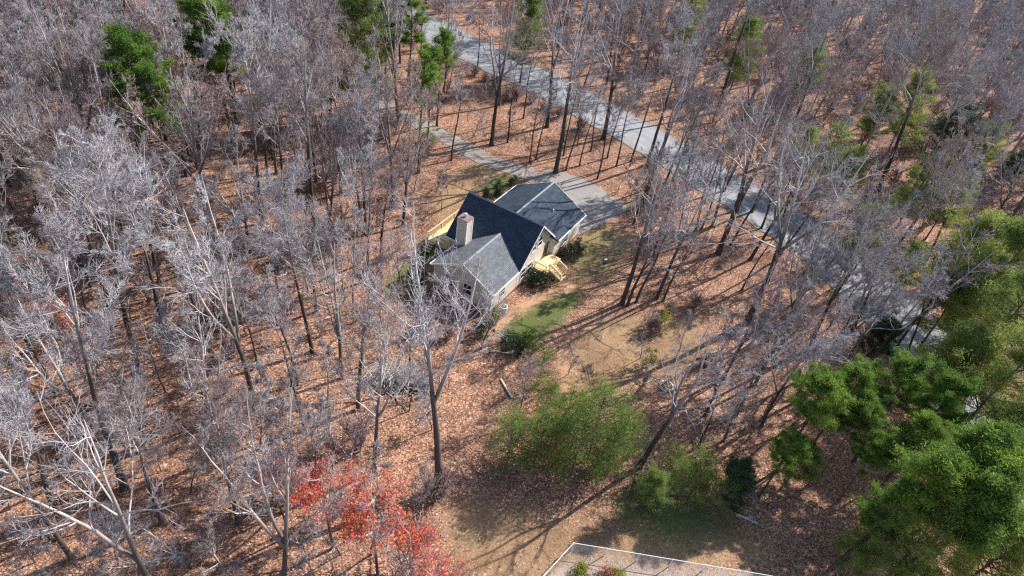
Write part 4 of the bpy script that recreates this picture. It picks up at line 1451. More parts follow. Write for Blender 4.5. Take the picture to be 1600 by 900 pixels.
# (crown centre in the photograph, crown height above ground) -> the trunk stands plumb below it
ever = [
    ((660, 112), 14.5, 'thinpine', 0.95, "slim pine with bright green crown at the driveway's upper end", "pines by the driveway"),
    ((690, 60), 13.5, 'thinpine', 0.85, "slim pine behind the bright driveway pine, crown high over the woods", "pines by the driveway"),
    ((672, 130), 9.5, 'thinpine', 0.65, "short slim pine standing nearest the driveway edge", "pines by the driveway"),
    ((605, 18), 15, 'thinpine', 0.95, "tall thin pine in front of the road's far end", "pines by the driveway"),
    ((640, 14), 15, 'thinpine', 0.9, "tall thin pine right of the road's far end pine", "pines by the driveway"),
    ((333, 26), 17, 'bigpine', 0.95, "large round-topped bright pine at the upper left edge", "pines in the left woods"),
    ((190, 80), 17, 'bigpine', 0.9, "yellow-green round pine above the lowest left pine", "pines in the left woods"),
    ((226, 124), 15.5, 'bigpine', 0.78, "bright green pine lowest of the left woods pines", "pines in the left woods"),
    ((348, 97), 13, 'pine', 0.95, "small dark pine below the large upper left pine", "pines in the left woods"),
    ((563, 58), 13, 'softpine', 1.25, "broad yellow-green evergreen left of the thin pines", "pines in the left woods"),
    ((1292, 612), 11, 'bigpine', 0.62, "bright green pine leftmost of the lower right stand", "pines at the lower right"),
    ((1475, 640), 10, 'bigpine', 0.6, "bright pine behind the yellowish one over the road's lower end", "pines at the lower right"),
    ((1370, 705), 7.5, 'bigpine', 0.46, "pine in the front middle of the lower right stand", "pines at the lower right"),
    ((1330, 602), 9.5, 'bigpine', 0.56, "pine just right of the leftmost lower right pine", "pines at the lower right"),
    ((1545, 760), 13, 'pine', 1.0, "pine right of the brightest lower right pine", "pines at the lower right"),
    ((1470, 830), 10, 'pine', 0.85, "pine near the bottom edge of the lower right stand", "pines at the lower right"),
    ((1240, 690), 8.0, 'bigpine', 0.42, "thin dark pine in front of the leftmost lower right pine", "pines at the lower right"),
    ((1395, 790), 8.0, 'bigpine', 0.48, "shaded pine low in the middle of the lower right stand", "pines at the lower right"),
    ((1262, 700), 6, 'softpine', 0.5, "low dull evergreen beneath the leftmost lower right pine", "pines at the lower right"),
    ((1345, 655), 8.5, 'bigpine', 0.52, "dark pine second from the left in the lower right stand", "pines at the lower right"),
    ((1415, 612), 10, 'bigpine', 0.6, "yellow-green pine at the top of the lower right stand", "pines at the lower right"),
    ((1440, 680), 9.5, 'bigpine', 0.56, "yellowish pine in front of the road's lower end", "pines at the lower right"),
    ((1510, 705), 14, 'pine', 1.0, "brightest green pine on the right of the lower stand", "pines at the lower right"),
    ((1420, 750), 12, 'pine', 0.9, "pine in the middle of the lower right evergreen stand", "pines at the lower right"),
    ((1500, 790), 12, 'pine', 0.9, "pine below the brightest lower right pine", "pines at the lower right"),
    ((1440, 850), 8, 'softpine', 0.85, "soft shaded evergreen at the bottom edge of the stand", "pines at the lower right"),
    ((1565, 850), 9, 'softpine', 0.95, "soft olive evergreen at the bottom right corner", "pines at the lower right"),
    ((1590, 740), 12, 'pine', 0.9, "pine at the right edge beside the road's lower end", "pines at the lower right"),
    ((1370, 830), 6, 'softpine', 0.6, "low shaded evergreen under the middle of the stand", "pines at the lower right"),
    ((1520, 385), 11, 'softpine', 1.15, "large olive feathery evergreen uppermost on the right edge", "evergreens at the right edge"),
    ((1575, 420), 12, 'softpine', 1.2, "large feathery evergreen at the right edge above the road", "evergreens at the right edge"),
    ((1500, 455), 9, 'softpine', 0.95, "dark feathery evergreen where the road leaves the trees", "evergreens at the right edge"),
    ((1570, 500), 11, 'softpine', 1.15, "feathery evergreen halfway down the right edge", "evergreens at the right edge"),
    ((1500, 560), 9, 'softpine', 0.9, "olive feathery evergreen hanging over the road's lower end", "evergreens at the right edge"),
    ((1570, 590), 11, 'softpine', 1.05, "green feathery evergreen over the road's lower end", "evergreens at the right edge"),
    ((1600, 660), 11, 'softpine', 1.0, "dull green evergreen touching the right edge lowest", "evergreens at the right edge"),
    ((1490, 215), 8, 'cedar', 1.5, "dark blue-green cedar beyond the road", "cedars"),
    ((1375, 530), 3.5, 'cedar', 0.7, "small dark cedar beside the road's lower stretch", "cedars"),
    ((1590, 260), 5, 'cedar', 0.8, "dark cedar near the right edge beyond the road", "cedars"),
    ((1312, 214), 9, 'young', 1.35, "round bright green holly beyond the road", "green understorey trees"),
    ((1440, 290), 7, 'softpine', 0.8, "low olive evergreen below the dark cedar", "green understorey trees"),
    ((1545, 210), 10, 'softpine', 0.9, "pale olive evergreen right of the dark cedar", "green understorey trees"),
    ((1435, 148), 10.5, 'softpine', 0.95, "pale olive evergreen in the upper right woods", "green understorey trees"),
    ((1390, 140), 10.5, 'softpine', 0.85, "olive evergreen left of the pale one in the upper right woods", "green understorey trees"),
    ((1170, 55), 11, 'softpine', 0.9, "small olive evergreen high in the woods beyond the road", "green understorey trees"),
    ((1268, 78), 11, 'softpine', 0.95, "olive evergreen second from the top in the right woods", "green understorey trees"),
    ((1083, 18), 11, 'softpine', 0.9, "small green evergreen at the top edge straight above the house", "green understorey trees"),
    ((1350, 365), 5, 'softpine', 0.7, "olive evergreen leaning over the middle of the road", "green understorey trees"),
    ((1410, 430), 4, 'softpine', 0.55, "olive evergreen on the far verge of the road", "green understorey trees"),
    ((1480, 320), 6, 'softpine', 0.8, "yellowish feathery evergreen above the right edge evergreens", "green understorey trees"),
    ((1255, 235), 7, 'softpine', 0.7, "pale green evergreen on the far verge near the holly", "green understorey trees"),
    ((1330, 260), 7, 'softpine', 0.75, "grey-green evergreen just below the holly", "green understorey trees"),
    ((825, 35), 11, 'softpine', 0.95, "olive evergreen at the far verge of the road's upper end", "green understorey trees"),
    ((905, 655), 5.0, 'young', 1.0, "bright green young tree in the middle of the thicket", "thicket below the yard"),
    ((938, 655), 5.5, 'young', 1.1, "brightest green young tree at the right end of the thicket", "thicket below the yard"),
    ((882, 640), 4.5, 'young', 0.9, "bright green young tree at the back of the thicket", "thicket below the yard"),
    ((803, 670), 4.5, 'young', 0.9, "darker green young tree at the left end of the thicket", "thicket below the yard"),
    ((855, 620), 3, 'young', 0.55, "pale green young tree beside the orange dirt patch", "thicket below the yard"),
    ((848, 570), 3, 'young', 0.6, "thin yellow-green young tree left of the yard", "thicket below the yard"),
    ((958, 690), 4, 'young', 0.8, "low green young tree in front of the thicket", "thicket below the yard"),
    ((868, 690), 3.5, 'young', 0.7, "dull brownish evergreen at the front of the thicket", "thicket below the yard"),
    ((1100, 735), 3.5, 'young', 0.7, "grey-green young tree under the white-limbed trees", "thicket below the yard"),
    ((1060, 712), 3.0, 'young', 0.55, "olive low evergreen left of the white-limbed trees", "thicket below the yard"),
    ((908, 690), 4.5, 'young', 0.95, "green young tree low in the front of the thicket", "thicket below the yard"),
    ((845, 680), 4.0, 'young', 0.85, "yellowish young tree left of the middle of the thicket", "thicket below the yard"),
    ((980, 655), 5.0, 'young', 0.85, "thin green young tree on the thicket's outer right edge", "thicket below the yard"),
    ((1062, 745), 3.0, 'young', 0.55, "dark soft evergreen filling the shade below the pale trees", "thicket below the yard"),
    ((1125, 765), 3.0, 'young', 0.6, "dark soft evergreen lowest of those beneath the pale trees", "thicket below the yard"),
    ((1020, 770), 2.5, 'softpine', 0.4, "small dark evergreen at the shadowed end of the thicket", "thicket below the yard"),
    ((1150, 750), 3.5, 'cedar', 0.7, "low dark evergreen in the shade right of the white-limbed trees", "thicket below the yard"),
]
EVER_XY = [tuple(gp(*q[0], q[1])) for q in ever]

# scattered woods -----------------------------------------------------
LEFT = [(-400, -60), (560, -20), (600, 80), (600, 130), (640, 205), (650, 250), (645, 335), (590, 420), (560, 500), (555, 600), (575, 690), (640, 760), (660, 960), (-400, 960)]
TOPMID = [(560, -20), (1000, -60), (700, 20), (735, 95), (690, 190), (620, 150), (600, 80)]
RIGHT = [(690, -40), (835, 70), (925, 122), (1005, 170), (1210, 268), (1350, 350), (1480, 460), (1640, 600), (1900, 500), (1900, -60)]


def in_px_poly(x, y, poly):
    return bool(inside(np.array([[x, y]]), np.array(poly, float))[0])


road_dense = ROAD[::3]


def clear_of(x, y, road=6.4, drive=2.6):
    p_ = np.array([[x, y]])
    if line_dist(p_, ROAD)[0] < road or line_dist(p_, DRIVE)[0] < drive:
        return False
    v = np.array([x, y]) - HOUSE_O
    a, b_ = v @ U, v @ Wv
    return not (-10 < a < 10 and -13 < b_ < 13)


def scatter(poly, tries, dmin, accept=None, dfun=None):
    out = []
    grid = {}
    cell = 3.0

    def ok(x, y, d):
        cx_, cy_ = int(x // cell), int(y // cell)
        k_ = int(d // cell) + 1
        for i in range(cx_ - k_, cx_ + k_ + 1):
            for j in range(cy_ - k_, cy_ + k_ + 1):
                for q in grid.get((i, j), ()):
                    if (q[0] - x) ** 2 + (q[1] - y) ** 2 < d * d:
                        return False
        return True
    for q in MADE:
        grid.setdefault((int(q[0] // cell), int(q[1] // cell)), []).append(q)
    for x, y in EVER_XY:
        for dx in (-1.2, 1.2):
            grid.setdefault((int((x + dx) // cell), int((y - 1) // cell)), []).append((x + dx, y - 1))
    Q = np.array([gp(px_, py_) if True else None for px_, py_ in poly if py_ > -200])
    lo, hi = Q.min(0), Q.max(0)
    for _ in range(tries):
        x, y = RND.uniform(lo[0], hi[0]), RND.uniform(lo[1], hi[1])
        q = to_px([(x, y, 0)])[0]
        if not in_px_poly(q[0], q[1], poly) or not clear_of(x, y):
            continue
        if q[0] < -130 or q[0] > 1760 or q[1] > 985:
            continue
        if accept and not accept(q[0], q[1]):
            continue
        d = dmin if dfun is None else dfun(q[0], q[1])
        if not ok(x, y, d):
            continue
        grid.setdefault((int(x // cell), int(y // cell)), []).append((x, y))
        out.append((x, y, q[0], q[1]))
    return out


PINE_BASE = [to_px([(*EVER_XY[i], 0)])[0] for i, q in enumerate(ever) if q[5] == "pines in the left woods"]


def not_before_pine(px, py):
    if 470 < px < 740 and py > 800:      # the red maples stand clear of other trees
        return False
    return not any(abs(px - b_[0]) < 46 and -12 < py - b_[1] < 100 for b_ in PINE_BASE)


woods = scatter(LEFT, 10000, 4.2, not_before_pine, dfun=lambda px, py: 4.0 if py > 550 else 3.8)
woods += scatter(TOPMID, 1500, 5.0)
nl_ = len(woods)
woods += scatter(RIGHT, 9000, 5.0, dfun=lambda px, py: 5.4 if py > 150 else 4.5)
woods.sort(key=lambda q: (q[0] ** 2 + q[1] ** 2))
LIMIT = 292 - len([1 for q in MADE if q[2] != 'sapling'])
far_list = woods[LIMIT:]
woods = woods[:LIMIT]
open("/tmp/cnt.txt", "w").write(f"{len(MADE)} {len(woods)} {len(far_list)} {far_list[0][2:] if far_list else 0}")
print("trees:", len(MADE), "woods", len(woods), "far", len(far_list))
for x, y, px, py in woods:
    r = RND.random()
    if px < 640 and py < 480:
        kind = 'vase' if r < 0.42 else ('tall' if r < 0.75 else ('slender' if r < 0.92 else 'wide'))
    elif px < 700:
        kind = 'tall' if r < 0.36 else ('wide' if r < 0.40 else ('open' if r < 0.52 else ('slender' if r < 0.80 else ('vase' if r < 0.90 else 'pole'))))
    else:
        kind = 'tall' if r < 0.38 else ('vase' if r < 0.6 else ('slender' if r < 0.8 else ('pole' if r < 0.93 else 'wide')))
    sc = RND.uniform(0.66, 1.12) * (1.12 if px < 640 and py < 330 else (1.02 if px < 700 else 1.12))
    lb, gr = placed_label(kind, x, y, sc)
    add_tree(kind, x, y, lb, gr, sc, None, (RND.gauss(0, 0.03), RND.gauss(0.03 if px > 900 else 0.02, 0.035)), hscale=RND.uniform(1.0, 1.18))

# the far rest of the woods, one mass
if far_list:
    low = [hardwood(s, 17, 0.4, 11, 0.32, 40, dens=0.85, twig_r=0.018) for s in (71, 72, 73)]
    parts = []
    for tm, cm, _ in low:
        Vs, Fs = [], []
        n0 = 0
        for me_ in (tm, cm):
            v = np.empty(len(me_.vertices) * 3, np.float32)
            me_.vertices.foreach_get("co", v)
            f = np.empty(len(me_.loops), np.int32)
            me_.loops.foreach_get("vertex_index", f)
            Vs.append(v.reshape(-1, 3))
            Fs.append(f.reshape(-1, 4) + n0)
            n0 += len(Vs[-1])
        parts.append((np.concatenate(Vs), np.concatenate(Fs)))
    VV, FF, n0 = [], [], 0
    for k, (x, y, px, py) in enumerate(far_list):
        v, f = parts[k % 3]
        a = RND.uniform(0, 6.28)
        sc = RND.uniform(0.7, 1.15) * (1.2 if px > 700 else 1.0)
        ca, sa = math.cos(a) * sc, math.sin(a) * sc
        w2 = np.stack([v[:, 0] * ca - v[:, 1] * sa + x, v[:, 0] * sa + v[:, 1] * ca + y, v[:, 2] * sc + float(hz(x, y))], 1)
        VV.append(w2)
        FF.append(f + n0)
        n0 += len(v)
    o = link("far_woods", mesh_from("far_woods", np.concatenate(VV), [np.concatenate(FF)], "grey twigs"))
    tag(o, "grey leafless woods massed along the top edge", "woods", None, "stuff")

# pines and other evergreens -----------------------------------------
PROTO['pine'] = [pine(s, H, cr_, rad, nb, per) for s, H, cr_, rad, nb, per in ((101, 18, 0.30, 1.9, 30, 1300), (102, 17, 0.34, 2.1, 34, 1300), (103, 19, 0.28, 1.8, 28, 1300), (104, 17, 0.4, 2.0, 34, 1200))]
PROTO['bigpine'] = [pine(s, H, cr_, rad, nb, per) for s, H, cr_, rad, nb, per in ((105, 21, 0.40, 3.8, 58, 1300), (106, 20, 0.38, 3.5, 54, 1300))]
PROTO['thinpine'] = [pine(s, H, cr_, 2.2, 32, 900, cl=0.85) for s, H, cr_ in ((111, 19, 0.42), (112, 17, 0.5))]
PROTO['softpine'] = [pine(s, H, 0.74, 3.3, 80, 600, "soft needles", leaf=0.22, cl=1.2) for s, H in ((121, 15), (122, 13))]
PROTO['cedar'] = [pine(s, H, 0.85, 2.4, 70, 520, "cedar foliage", leaf=0.22, cl=0.9) for s, H in ((131, 9), (132, 8))]
PROTO['young'] = [pine(s, H, 0.9, 2.5, 46, 190, "young leaves", leaf=0.18, cl=1.2, r0=0.05) for s, H in ((141, 8), (142, 7), (143, 9))]

NM = {'pine': "pine_tree", 'bigpine': "pine_tree", 'thinpine': "pine_tree", 'softpine': "evergreen_tree", 'cedar': "cedar_tree", 'young': "young_tree"}
for px, hc, kind, sc, lb, gr in ever:
    x, y = gp(*px, hc)
    add_tree(kind, x, y, lb, gr, sc, None, (RND.uniform(-.025, .025), RND.uniform(-.01, .04)), NM[kind])


# trees still holding red or rusty leaves ----------------------------
def leafy(seed, H, n_leaf, mat, part, size=0.16):
    tm, cm, tips = hardwood(seed, H, 0.3, 12, 0.36, 46, dens=0.8, fork=1)
    rng = np.random.default_rng(seed)
    # leaves hang in bunches on some of the shoots
    f_ = np.sin(tips[:, 0] * 1.3 + seed) * np.sin(tips[:, 1] * 1.2 + 1) + 0.7 * np.sin(tips[:, 2] * 1.5 + tips[:, 0] * 0.6)
    bunch = tips[(rng.random(len(tips)) < part) & ((f_ > 0.15) | (rng.random(len(tips)) < 0.12))]
    pick = bunch[rng.integers(0, len(bunch), n_leaf)] + rng.normal(0, 0.22, (n_leaf, 3))
    V, F = leaf_quads(rng, pick, size, 0.8)
    fm = foliage_mesh("red foliage", V, F, np.clip(rng.random(n_leaf) * 0.6 + 0.4 * (0.5 + 0.5 * np.sin(pick[:, 0] * 1.1 + pick[:, 2])), 0, 1), mat)
    return tm, cm, fm


REDS = {'red': leafy(201, 12, 3600, "red leaves", 0.5, 0.15), 'rust': leafy(203, 10, 3000, "rusty leaves", 0.6, 0.14)}
reds = [((590, 900), 'red', 1.0, "maple with scarlet leaves at the bottom edge left of the clearing"),
        ((520, 860), 'red', 0.9, "maple with thinner scarlet leaves left of the brightest maple"),
        ((640, 940), 'red', 0.85, "maple with scarlet leaves rising from below the bottom edge"),
        ((700, 935), 'red', 0.5, "small scarlet maple sprig at the bottom edge of the clearing"),
        ((60, 560), 'rust', 1.0, "tree with faded red leaves at the left edge"),
        ((130, 590), 'rust', 0.95, "tree with dusty red leaves second from the left edge"),
        ((20, 640), 'rust', 0.8, "short tree with faded red leaves low on the left edge"),
        ((440, 800), 'red', 0.6, "small maple with a few red leaves in the lower left woods"),
        ((790, 62), 'rust', 0.9, "tree with rusty brown leaves beyond the road's upper end"),
        ((1570, 60), 'rust', 1.2, "tree with orange leaves in the upper right corner"),
        ((1600, 40), 'rust', 1.1, "tree with orange leaves just right of the corner's first"),
        ((620, 400), 'rust', 0.35, "low shrubby tree with pinkish leaves left of the deck")]
for px, kind, sc, lb in reds:
    x, y = gp(*px)
    e = empty("maple_tree", (x, y, float(hz(x, y))), RND.uniform(0, 6.28), lb, "tree", "trees still holding leaves")
    e.scale = (sc,) * 3
    for nm_, me_ in zip(("trunk", "crown", "foliage"), REDS[kind]):
        link(nm_, me_, e)

# shrubs ---------------------------------------------------------------
shr = [
    ((846, 446), dict(seed=301, H=1.7, rad=1.35, mat="dark glossy leaves"), "dark glossy evergreen shrub in front of the porch stairs"),
    ((829, 443), dict(seed=302, H=1.5, rad=1.0, mat="dark glossy leaves"), "dark evergreen shrub against the gable wall left of the porch"),
    ((888, 405), dict(seed=303, H=1.9, rad=1.25, mat="dark glossy leaves"), "blue-green glossy shrub behind the porch stairs"),
    ((900, 392), dict(seed=304, H=1.6, rad=1.0, mat="dark glossy leaves"), "blue-green shrub at the garage wing corner"),
    ((877, 395), dict(seed=305, H=0.8, rad=0.6, n=16, mat="rusty leaves"), "low rusty red shrub against the garage wing wall"),
    ((774, 503), dict(seed=306, H=1.9, rad=0.6, n=24, mat="yellow green leaves", leaf=0.11), "yellow-green shrub beside the air conditioner"),
    ((754, 520), dict(seed=307, H=2.0, rad=1.2, mat="cedar foliage"), "dark green shrub before the front wing corner"),
    ((778, 304), dict(seed=308, H=2.2, rad=0.75, mat="cedar foliage", conic=0.4), "dark upright shrub on the back lawn"),
    ((759, 308), dict(seed=309, H=1.3, rad=0.5, n=20, mat="cedar foliage", conic=0.4), "smaller dark shrub left of the upright lawn shrub"),
    ((802, 290), dict(seed=310, H=1.4, rad=0.7, n=22, mat="cedar foliage"), "dark low shrub at the driveway corner of the lawn"),
    ((668, 226), dict(seed=311, H=1.8, rad=1.1, mat="young leaves", leaf=0.15), "bright green shrub at the driveway's upper end"),
    ((800, 545), dict(seed=312, H=1.8, rad=1.8, n=60, mat="cedar foliage"), "wide dark green shrub between the house and thicket"),
    ((825, 540), dict(seed=313, H=1.6, rad=1.5, n=46, mat="young leaves"), "green shrub at the foot of the shaded lawn"),
    ((907, 890), dict(seed=314, H=0.7, rad=0.55, n=18, mat="yellow green leaves", leaf=0.1), "small yellow-green shrub nearest the fence corner"),
    ((965, 897), dict(seed=315, H=0.7, rad=0.5, n=16, mat="yellow green leaves", leaf=0.1), "small yellow-green shrub second along the fenced yard"),
    ((947, 894), dict(seed=316, H=0.7, rad=0.6, n=16, mat="rusty leaves", leaf=0.1), "brown shrub between the two yellow-green ones"),
    ((1030, 520), dict(seed=317, H=3.2, rad=0.7, n=18, per=50, mat="yellow green leaves", cl=0.3), "thin yellow-green shrub beside the twiggy bush"),
    ((1010, 570), dict(seed=318, H=2.6, rad=0.8, n=18, per=40, mat="young leaves", cl=0.3), "thin green shrub left of the fire pit"),
    ((640, 455), dict(seed=319, H=1.7, rad=1.3, n=40, mat="cedar foliage"), "dark evergreen shrub in the shade of the front wing"),
    ((650, 432), dict(seed=320, H=1.4, rad=1.0, n=30, mat="cedar foliage"), "dark evergreen shrub below the deck stairs"),
    ((1090, 750), dict(seed=321, H=1.8, rad=1.6, n=50, mat="cedar foliage"), "dark wide shrub in the shade below the pale trees"),
    ((1010, 775), dict(seed=322, H=1.6, rad=1.7, n=50, mat="cedar foliage"), "dark shrub in the shadow before the thicket"),
]
for px, kw, lb in shr:
    x, y = gp(*px)
    sm, fm = shrub(**kw)
    e = empty("shrub", (x, y, float(hz(x, y))), RND.uniform(0, 6.28), lb, "shrub", "leafy shrubs")
    link("stems", sm, e)
    link("foliage", fm, e)

TW = [twiggy(401, 2.2, 1.6, 40, 0.012), twiggy(402, 1.8, 1.3, 30, 0.011), twiggy(403, 2.6, 1.5, 30, 0.011)]
tws = [((1017, 517), 0, 1.15, "dense grey twiggy bush at the back of the side yard"), ((1045, 488), 1, 1.0, "grey twiggy bush on the slope behind the side yard"),
       ((1100, 570), 1, 1.1, "grey twiggy bush beyond the fire pit"), ((686, 770), 2, 1.5, "pale twiggy bush at the foot of the lone big tree"),
       ((1085, 480), 2, 0.9, "lilac-grey twiggy bush up the leafy slope"), ((790, 160), 1, 1.2, "brown twiggy bush below the road near its upper end"),
       ((830, 165), 0, 1.0, "reddish twiggy bush below the road by the bank"), ((700, 530), 2, 0.9, "brown twiggy bush before the shaded gable"),
       ((668, 510), 2, 0.9, "brown twiggy bush left of the shaded gable"), ((655, 520), 1, 1.3, "wide twiggy bush beyond the brush pile")]
VERGE = ["reddish brown", "dull brown", "tangled brown", "low brown", "pale brown", "sparse brown", "thick brown"]
for k, (px, wd) in enumerate(zip([(742, 118), (757, 128), (772, 138), (806, 158), (846, 176), (872, 190), (905, 206)],
                                 ("at the upper end of the road's near verge", "second along the road's near verge", "third along the road's near verge", "just above the driveway bank by the road",
                                  "below the road where the trees thicken", "beside the road above the garage wing", "on the verge where the road passes the parking pad"))):
    tws.append((px, k % 3, 0.75 + 0.13 * (k % 4), VERGE[k] + " bush " + wd))
for px, i, sc, lb in tws:
    x, y = gp(*px)
    o = link("twiggy_bush", TW[i])
    o.location = (x, y, float(hz(x, y)))
    o.rotation_euler = (0, 0, RND.uniform(0, 6.28))
    o.scale = (sc,) * 3
    tag(o, lb, "bush", "leafless bushes")

# brush pile of cut limbs, with a dark rock against it ----------------
rng = np.random.default_rng(9)
x, y = gp(622, 592)
ac = Acc()
n = 230
az = rng.random(n) * 3.1416
ctr = np.stack([rng.normal(0, 1.5, n), rng.normal(0, 1.0, n), np.zeros(n)], 1)
ctr[:, 2] = np.clip(1.35 * np.exp(-(ctr[:, 0] / 2.3) ** 2 - (ctr[:, 1] / 1.5) ** 2), 0.08, 2) * rng.random(n)
L = rng.uniform(1.0, 3.2, n)
d = np.stack([np.cos(az), np.sin(az), rng.normal(0, 0.14, n)], 1)
P = polylines(rng, ctr - d * L[:, None] * 0.5, d, L, 6, 0.12, 0.0)
P[:, :, 2] = np.maximum(P[:, :, 2], 0.02)
R = taper(rng.uniform(0.012, 0.05, n), 6, 0.008)
V, F = tubes(P, R, 5)
ac.add(V, F, 0)
pos, d2, L2, rr = children_of(rng, P, R, 5, 0.2, 1, 42, 12, 0.35, 0.2, 0.6, L)
P2 = polylines(rng, pos, d2, L2, 4, 0.12, 0.0)
P2[:, :, 2] = np.maximum(P2[:, :, 2], 0.02)
V, F = tubes(P2, taper(np.maximum(rr, 0.01), 4, 0.006), 3)
ac.add(V, F, 0)
o = link("brush_pile", ac.mesh("brush_pile", "dead wood"))
o.location = (x, y, float(hz(x, y)))
tag(o, "heap of grey cut branches lying in the woods before the house", "brush pile")


def rock(seed, r):
    rng = np.random.default_rng(seed)
    import bmesh
    bm = bmesh.new()
    bmesh.ops.create_icosphere(bm, subdivisions=3, radius=1.0)
    ph = rng.random((5, 3)) * 6
    for v in bm.verts:
        c_ = v.co
        k_ = 1 + 0.12 * math.sin(c_.x * 3 + ph[0, 0]) + 0.12 * math.sin(c_.y * 3.4 + ph[1, 0]) + 0.08 * math.sin(c_.z * 5 + ph[2, 0]) + 0.05 * math.sin(c_.x * 8 + c_.y * 7 + ph[3, 0])
        v.co = Vector((c_.x * r[0], c_.y * r[1], c_.z * r[2])) * k_
    me_ = bpy.data.meshes.new("rock")
    bm.to_mesh(me_)
    bm.free()
    me_.materials.append(MATS["dark rock"])
    return me_


x, y = gp(652, 603)
o = link("boulder", rock(4, (0.85, 0.62, 0.6)))
o.location = (x, y, float(hz(x, y)) + 0.3)
tag(o, "dark grey boulder at the right end of the brush pile", "boulder")

# fallen logs and limbs -------------------------------------------------
logs = [((228, 690), (262, 672), 0.11, "pale crooked fallen limb on the leaves in the lower left woods"),
        ((130, 650), (215, 690), 0.12, "long pale fallen trunk crossing the lower left woods"),
        ((1000, 602), (1032, 588), 0.07, "white fallen limb pointing at the fire pit"),
        ((1150, 805), (1190, 818), 0.10, "pale fallen log among the shadows beneath the pines"),
        ((620, 380), (650, 362), 0.09, "fallen limb on the leaves left of the deck"),
        ((1520, 225), (1570, 235), 0.13, "pale fallen trunk in the woods beyond the road at right"),
        ((1430, 200), (1480, 190), 0.12, "fallen trunk beyond the road by the dark cedar"),
        ((380, 780), (440, 760), 0.09, "thin fallen limb among the lower left trunks"),
        ((300, 560), (352, 590), 0.1, "grey fallen trunk in the woods midway left of the house"),
        ((960, 655), (1000, 668), 0.07, "fallen branch on the leaves below the yard"),
        ((1090, 560), (1130, 545), 0.1, "fallen trunk along the lower slope of the side yard"),
        ((905, 640), (870, 655), 0.06, "fallen limb beside the orange dirt patch")]
for a, b_, r, lb in logs:
    a, b_ = gp(*a), gp(*b_)
    L = np.hypot(*(b_ - a))
    P = polylines(rng, np.array([[0, 0, r * 0.8]]), np.array([[1.0, 0, 0]]), np.array([L]), 9, 0.05, 0.0)
    P[:, :, 2] = r * 0.8
    R = taper(np.array([r]), 9, r * 0.3, 0.8)
    ac = Acc()
    V, F = tubes(P, R, 7)
    ac.add(V, F, 0)
    pos, d2, L2, rr = children_of(rng, P, R, 6, 0.3, 1, 45, 12, 0.3, 0.2, 0.55, np.array([L]))
    d2[:, 2] = np.abs(d2[:, 2]) * 0.5
    V, F = tubes(polylines(rng, pos, d2, L2, 4, 0.1, 0.0), taper(rr, 4, 0.008), 4)
    ac.add(V, F, 0)
    o = link("fallen_log", ac.mesh("fallen_log", "dead wood"))
    o.location = (a[0], a[1], float(hz(*a)))
    o.rotation_euler = (0, 0, math.atan2(*(b_ - a)[::-1]))
    tag(o, lb, "log", "fallen logs and limbs")

# saplings ------------------------------------------------------------
G_SAP = [((675, 669), 0.9), ((921, 610), 0.8), ((888, 585), 0.6), ((700, 610), 0.7), ((655, 660), 0.8), ((1000, 560), 0.7), ((1055, 560), 0.9), ((985, 610), 0.7),
         ((760, 300), 0.5), ((690, 330), 0.8), ((700, 305), 0.8), ((655, 350), 0.7), ((965, 300), 0.8), ((985, 310), 0.9), ((1000, 300), 0.7), ((955, 410), 0.6), ((1060, 420), 0.7),
         ((1140, 430), 0.7), ((1200, 470), 0.8), ((1090, 420), 0.6), ((740, 215), 0.8), ((730, 190), 0.8), ((800, 200), 0.8), ((880, 225), 0.8), ((760, 165), 0.7)]
for px, sc in G_SAP:
    x, y = gp(*px)
    lb, gr = placed_label('sapling', x, y, sc)
    add_tree('sapling', x, y, lb, gr.replace("bare trees", "saplings"), sc, None, (RND.gauss(0, .05), RND.gauss(0.02, .06)))

for x, y, px, py in scatter([(-60, 430), (560, 430), (575, 690), (640, 760), (660, 960), (-60, 960)], 700, 2.3)[:110]:
    sc = RND.uniform(0.7, 1.35)
    lb, gr = placed_label('sapling', x, y, sc)
    add_tree('sapling', x, y, lb, gr.replace("bare trees", "saplings"), sc, None, (RND.gauss(0, .05), RND.gauss(0.0, .06)))

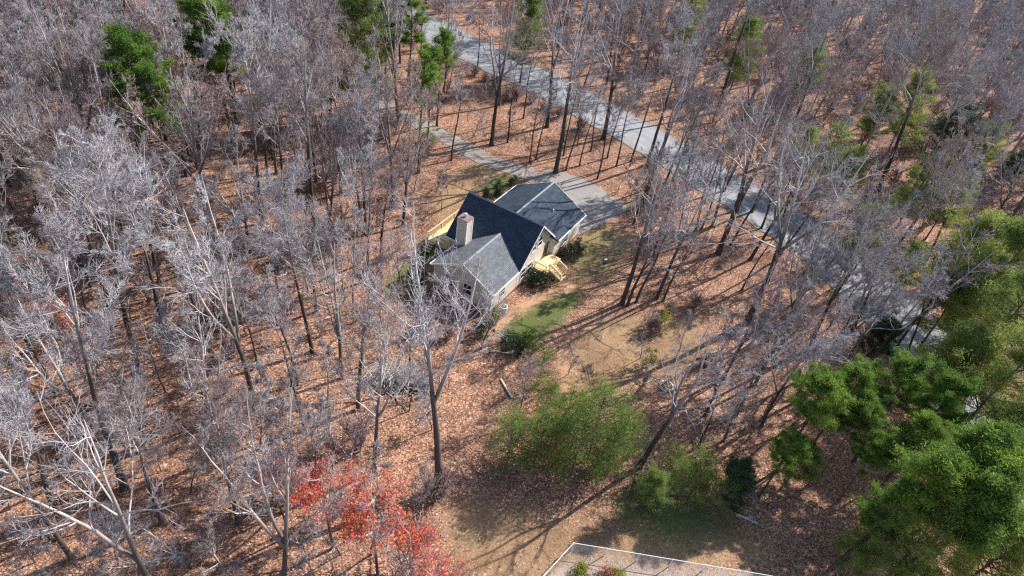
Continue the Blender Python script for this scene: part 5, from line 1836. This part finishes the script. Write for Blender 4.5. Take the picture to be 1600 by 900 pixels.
# undergrowth: brush and seedlings of the woods, uncountable -----------
rng = np.random.default_rng(21)
pts = []
for poly, tries, dmin in ((LEFT, 3200, 1.8), (TOPMID, 300, 1.8), (RIGHT, 6500, 1.7)):
    pts += scatter(poly, tries, dmin, accept=lambda px, py: py > -20)
base = []
for s_ in range(5):
    me_ = twiggy(500 + s_, 2.2, 1.2, 13, 0.011)
    v = np.empty(len(me_.vertices) * 3, np.float32)
    me_.vertices.foreach_get("co", v)
    f = np.empty(len(me_.loops), np.int32)
    me_.loops.foreach_get("vertex_index", f)
    base.append((v.reshape(-1, 3), f.reshape(-1, 4)))
VV, FF, n0 = [], [], 0
for k, (x, y, px, py) in enumerate(pts):
    v, f = base[k % 5]
    a, sc = rng.random() * 6.28, 0.6 + 2.2 * rng.random() ** 1.5
    ca, sa = math.cos(a) * sc, math.sin(a) * sc
    VV.append(np.stack([v[:, 0] * ca - v[:, 1] * sa + x, v[:, 0] * sa + v[:, 1] * ca + y, v[:, 2] * sc + float(hz(x, y))], 1))
    FF.append(f + n0)
    n0 += len(v)
o = link("undergrowth", mesh_from("undergrowth", np.concatenate(VV), [np.concatenate(FF)], "brush twigs"))
tag(o, "thin leafless brush filling the woods between the trunks", "undergrowth", None, "stuff")

# fallen leaves lying on the ground ------------------------------------
n = 150000
P = np.column_stack([rng.uniform(-75, 75, n), 18 + 100 * rng.random(n) ** 1.3])
rd = line_dist(P, ROAD[::4])
keep = (rd > 5.1) | (rng.random(n) < 0.9 * np.exp(-np.clip(5.1 - rd, 0, 9) / 0.45) + 0.03)
v = P - HOUSE_O
a, b_ = v @ U, v @ Wv
keep &= ~((a > -8.2) & (a < 8.3) & (b_ > -9.6) & (b_ < 10.6))
for poly, soft in TAN + GREEN + DIRT + PALE:
    keep &= (inside_soft(P, poly, soft) < 0.5) | (rng.random(n) < 0.36)
keep &= (line_dist(P, DRIVE[::3]) > 1.3) | (rng.random(n) < 0.4)
keep &= ~(inside(P, PAD) & (rng.random(n) > 0.06))
P = P[keep]
C = np.column_stack([P, hz(P[:, 0], P[:, 1]) + 0.075])
n = len(C)
aa = rng.random(n) * 6.28
s_ = 0.088 * np.exp(rng.normal(0, 0.3, n))
e1 = np.stack([np.cos(aa), np.sin(aa), rng.normal(0, 0.35, n)], 1) * (s_ * 0.5)[:, None]
e2 = np.stack([-np.sin(aa), np.cos(aa), rng.normal(0, 0.35, n)], 1) * (s_ * 0.36)[:, None]
V = np.stack([C - e1, C - e2, C + e1, C + e2], 1).reshape(-1, 3)
o = link("fallen_leaves", foliage_mesh("fallen_leaves", V, np.arange(n * 4).reshape(-1, 4), rng.random(n), "litter leaves"))
tag(o, "brown fallen leaves covering the ground", "leaves", None, "stuff")
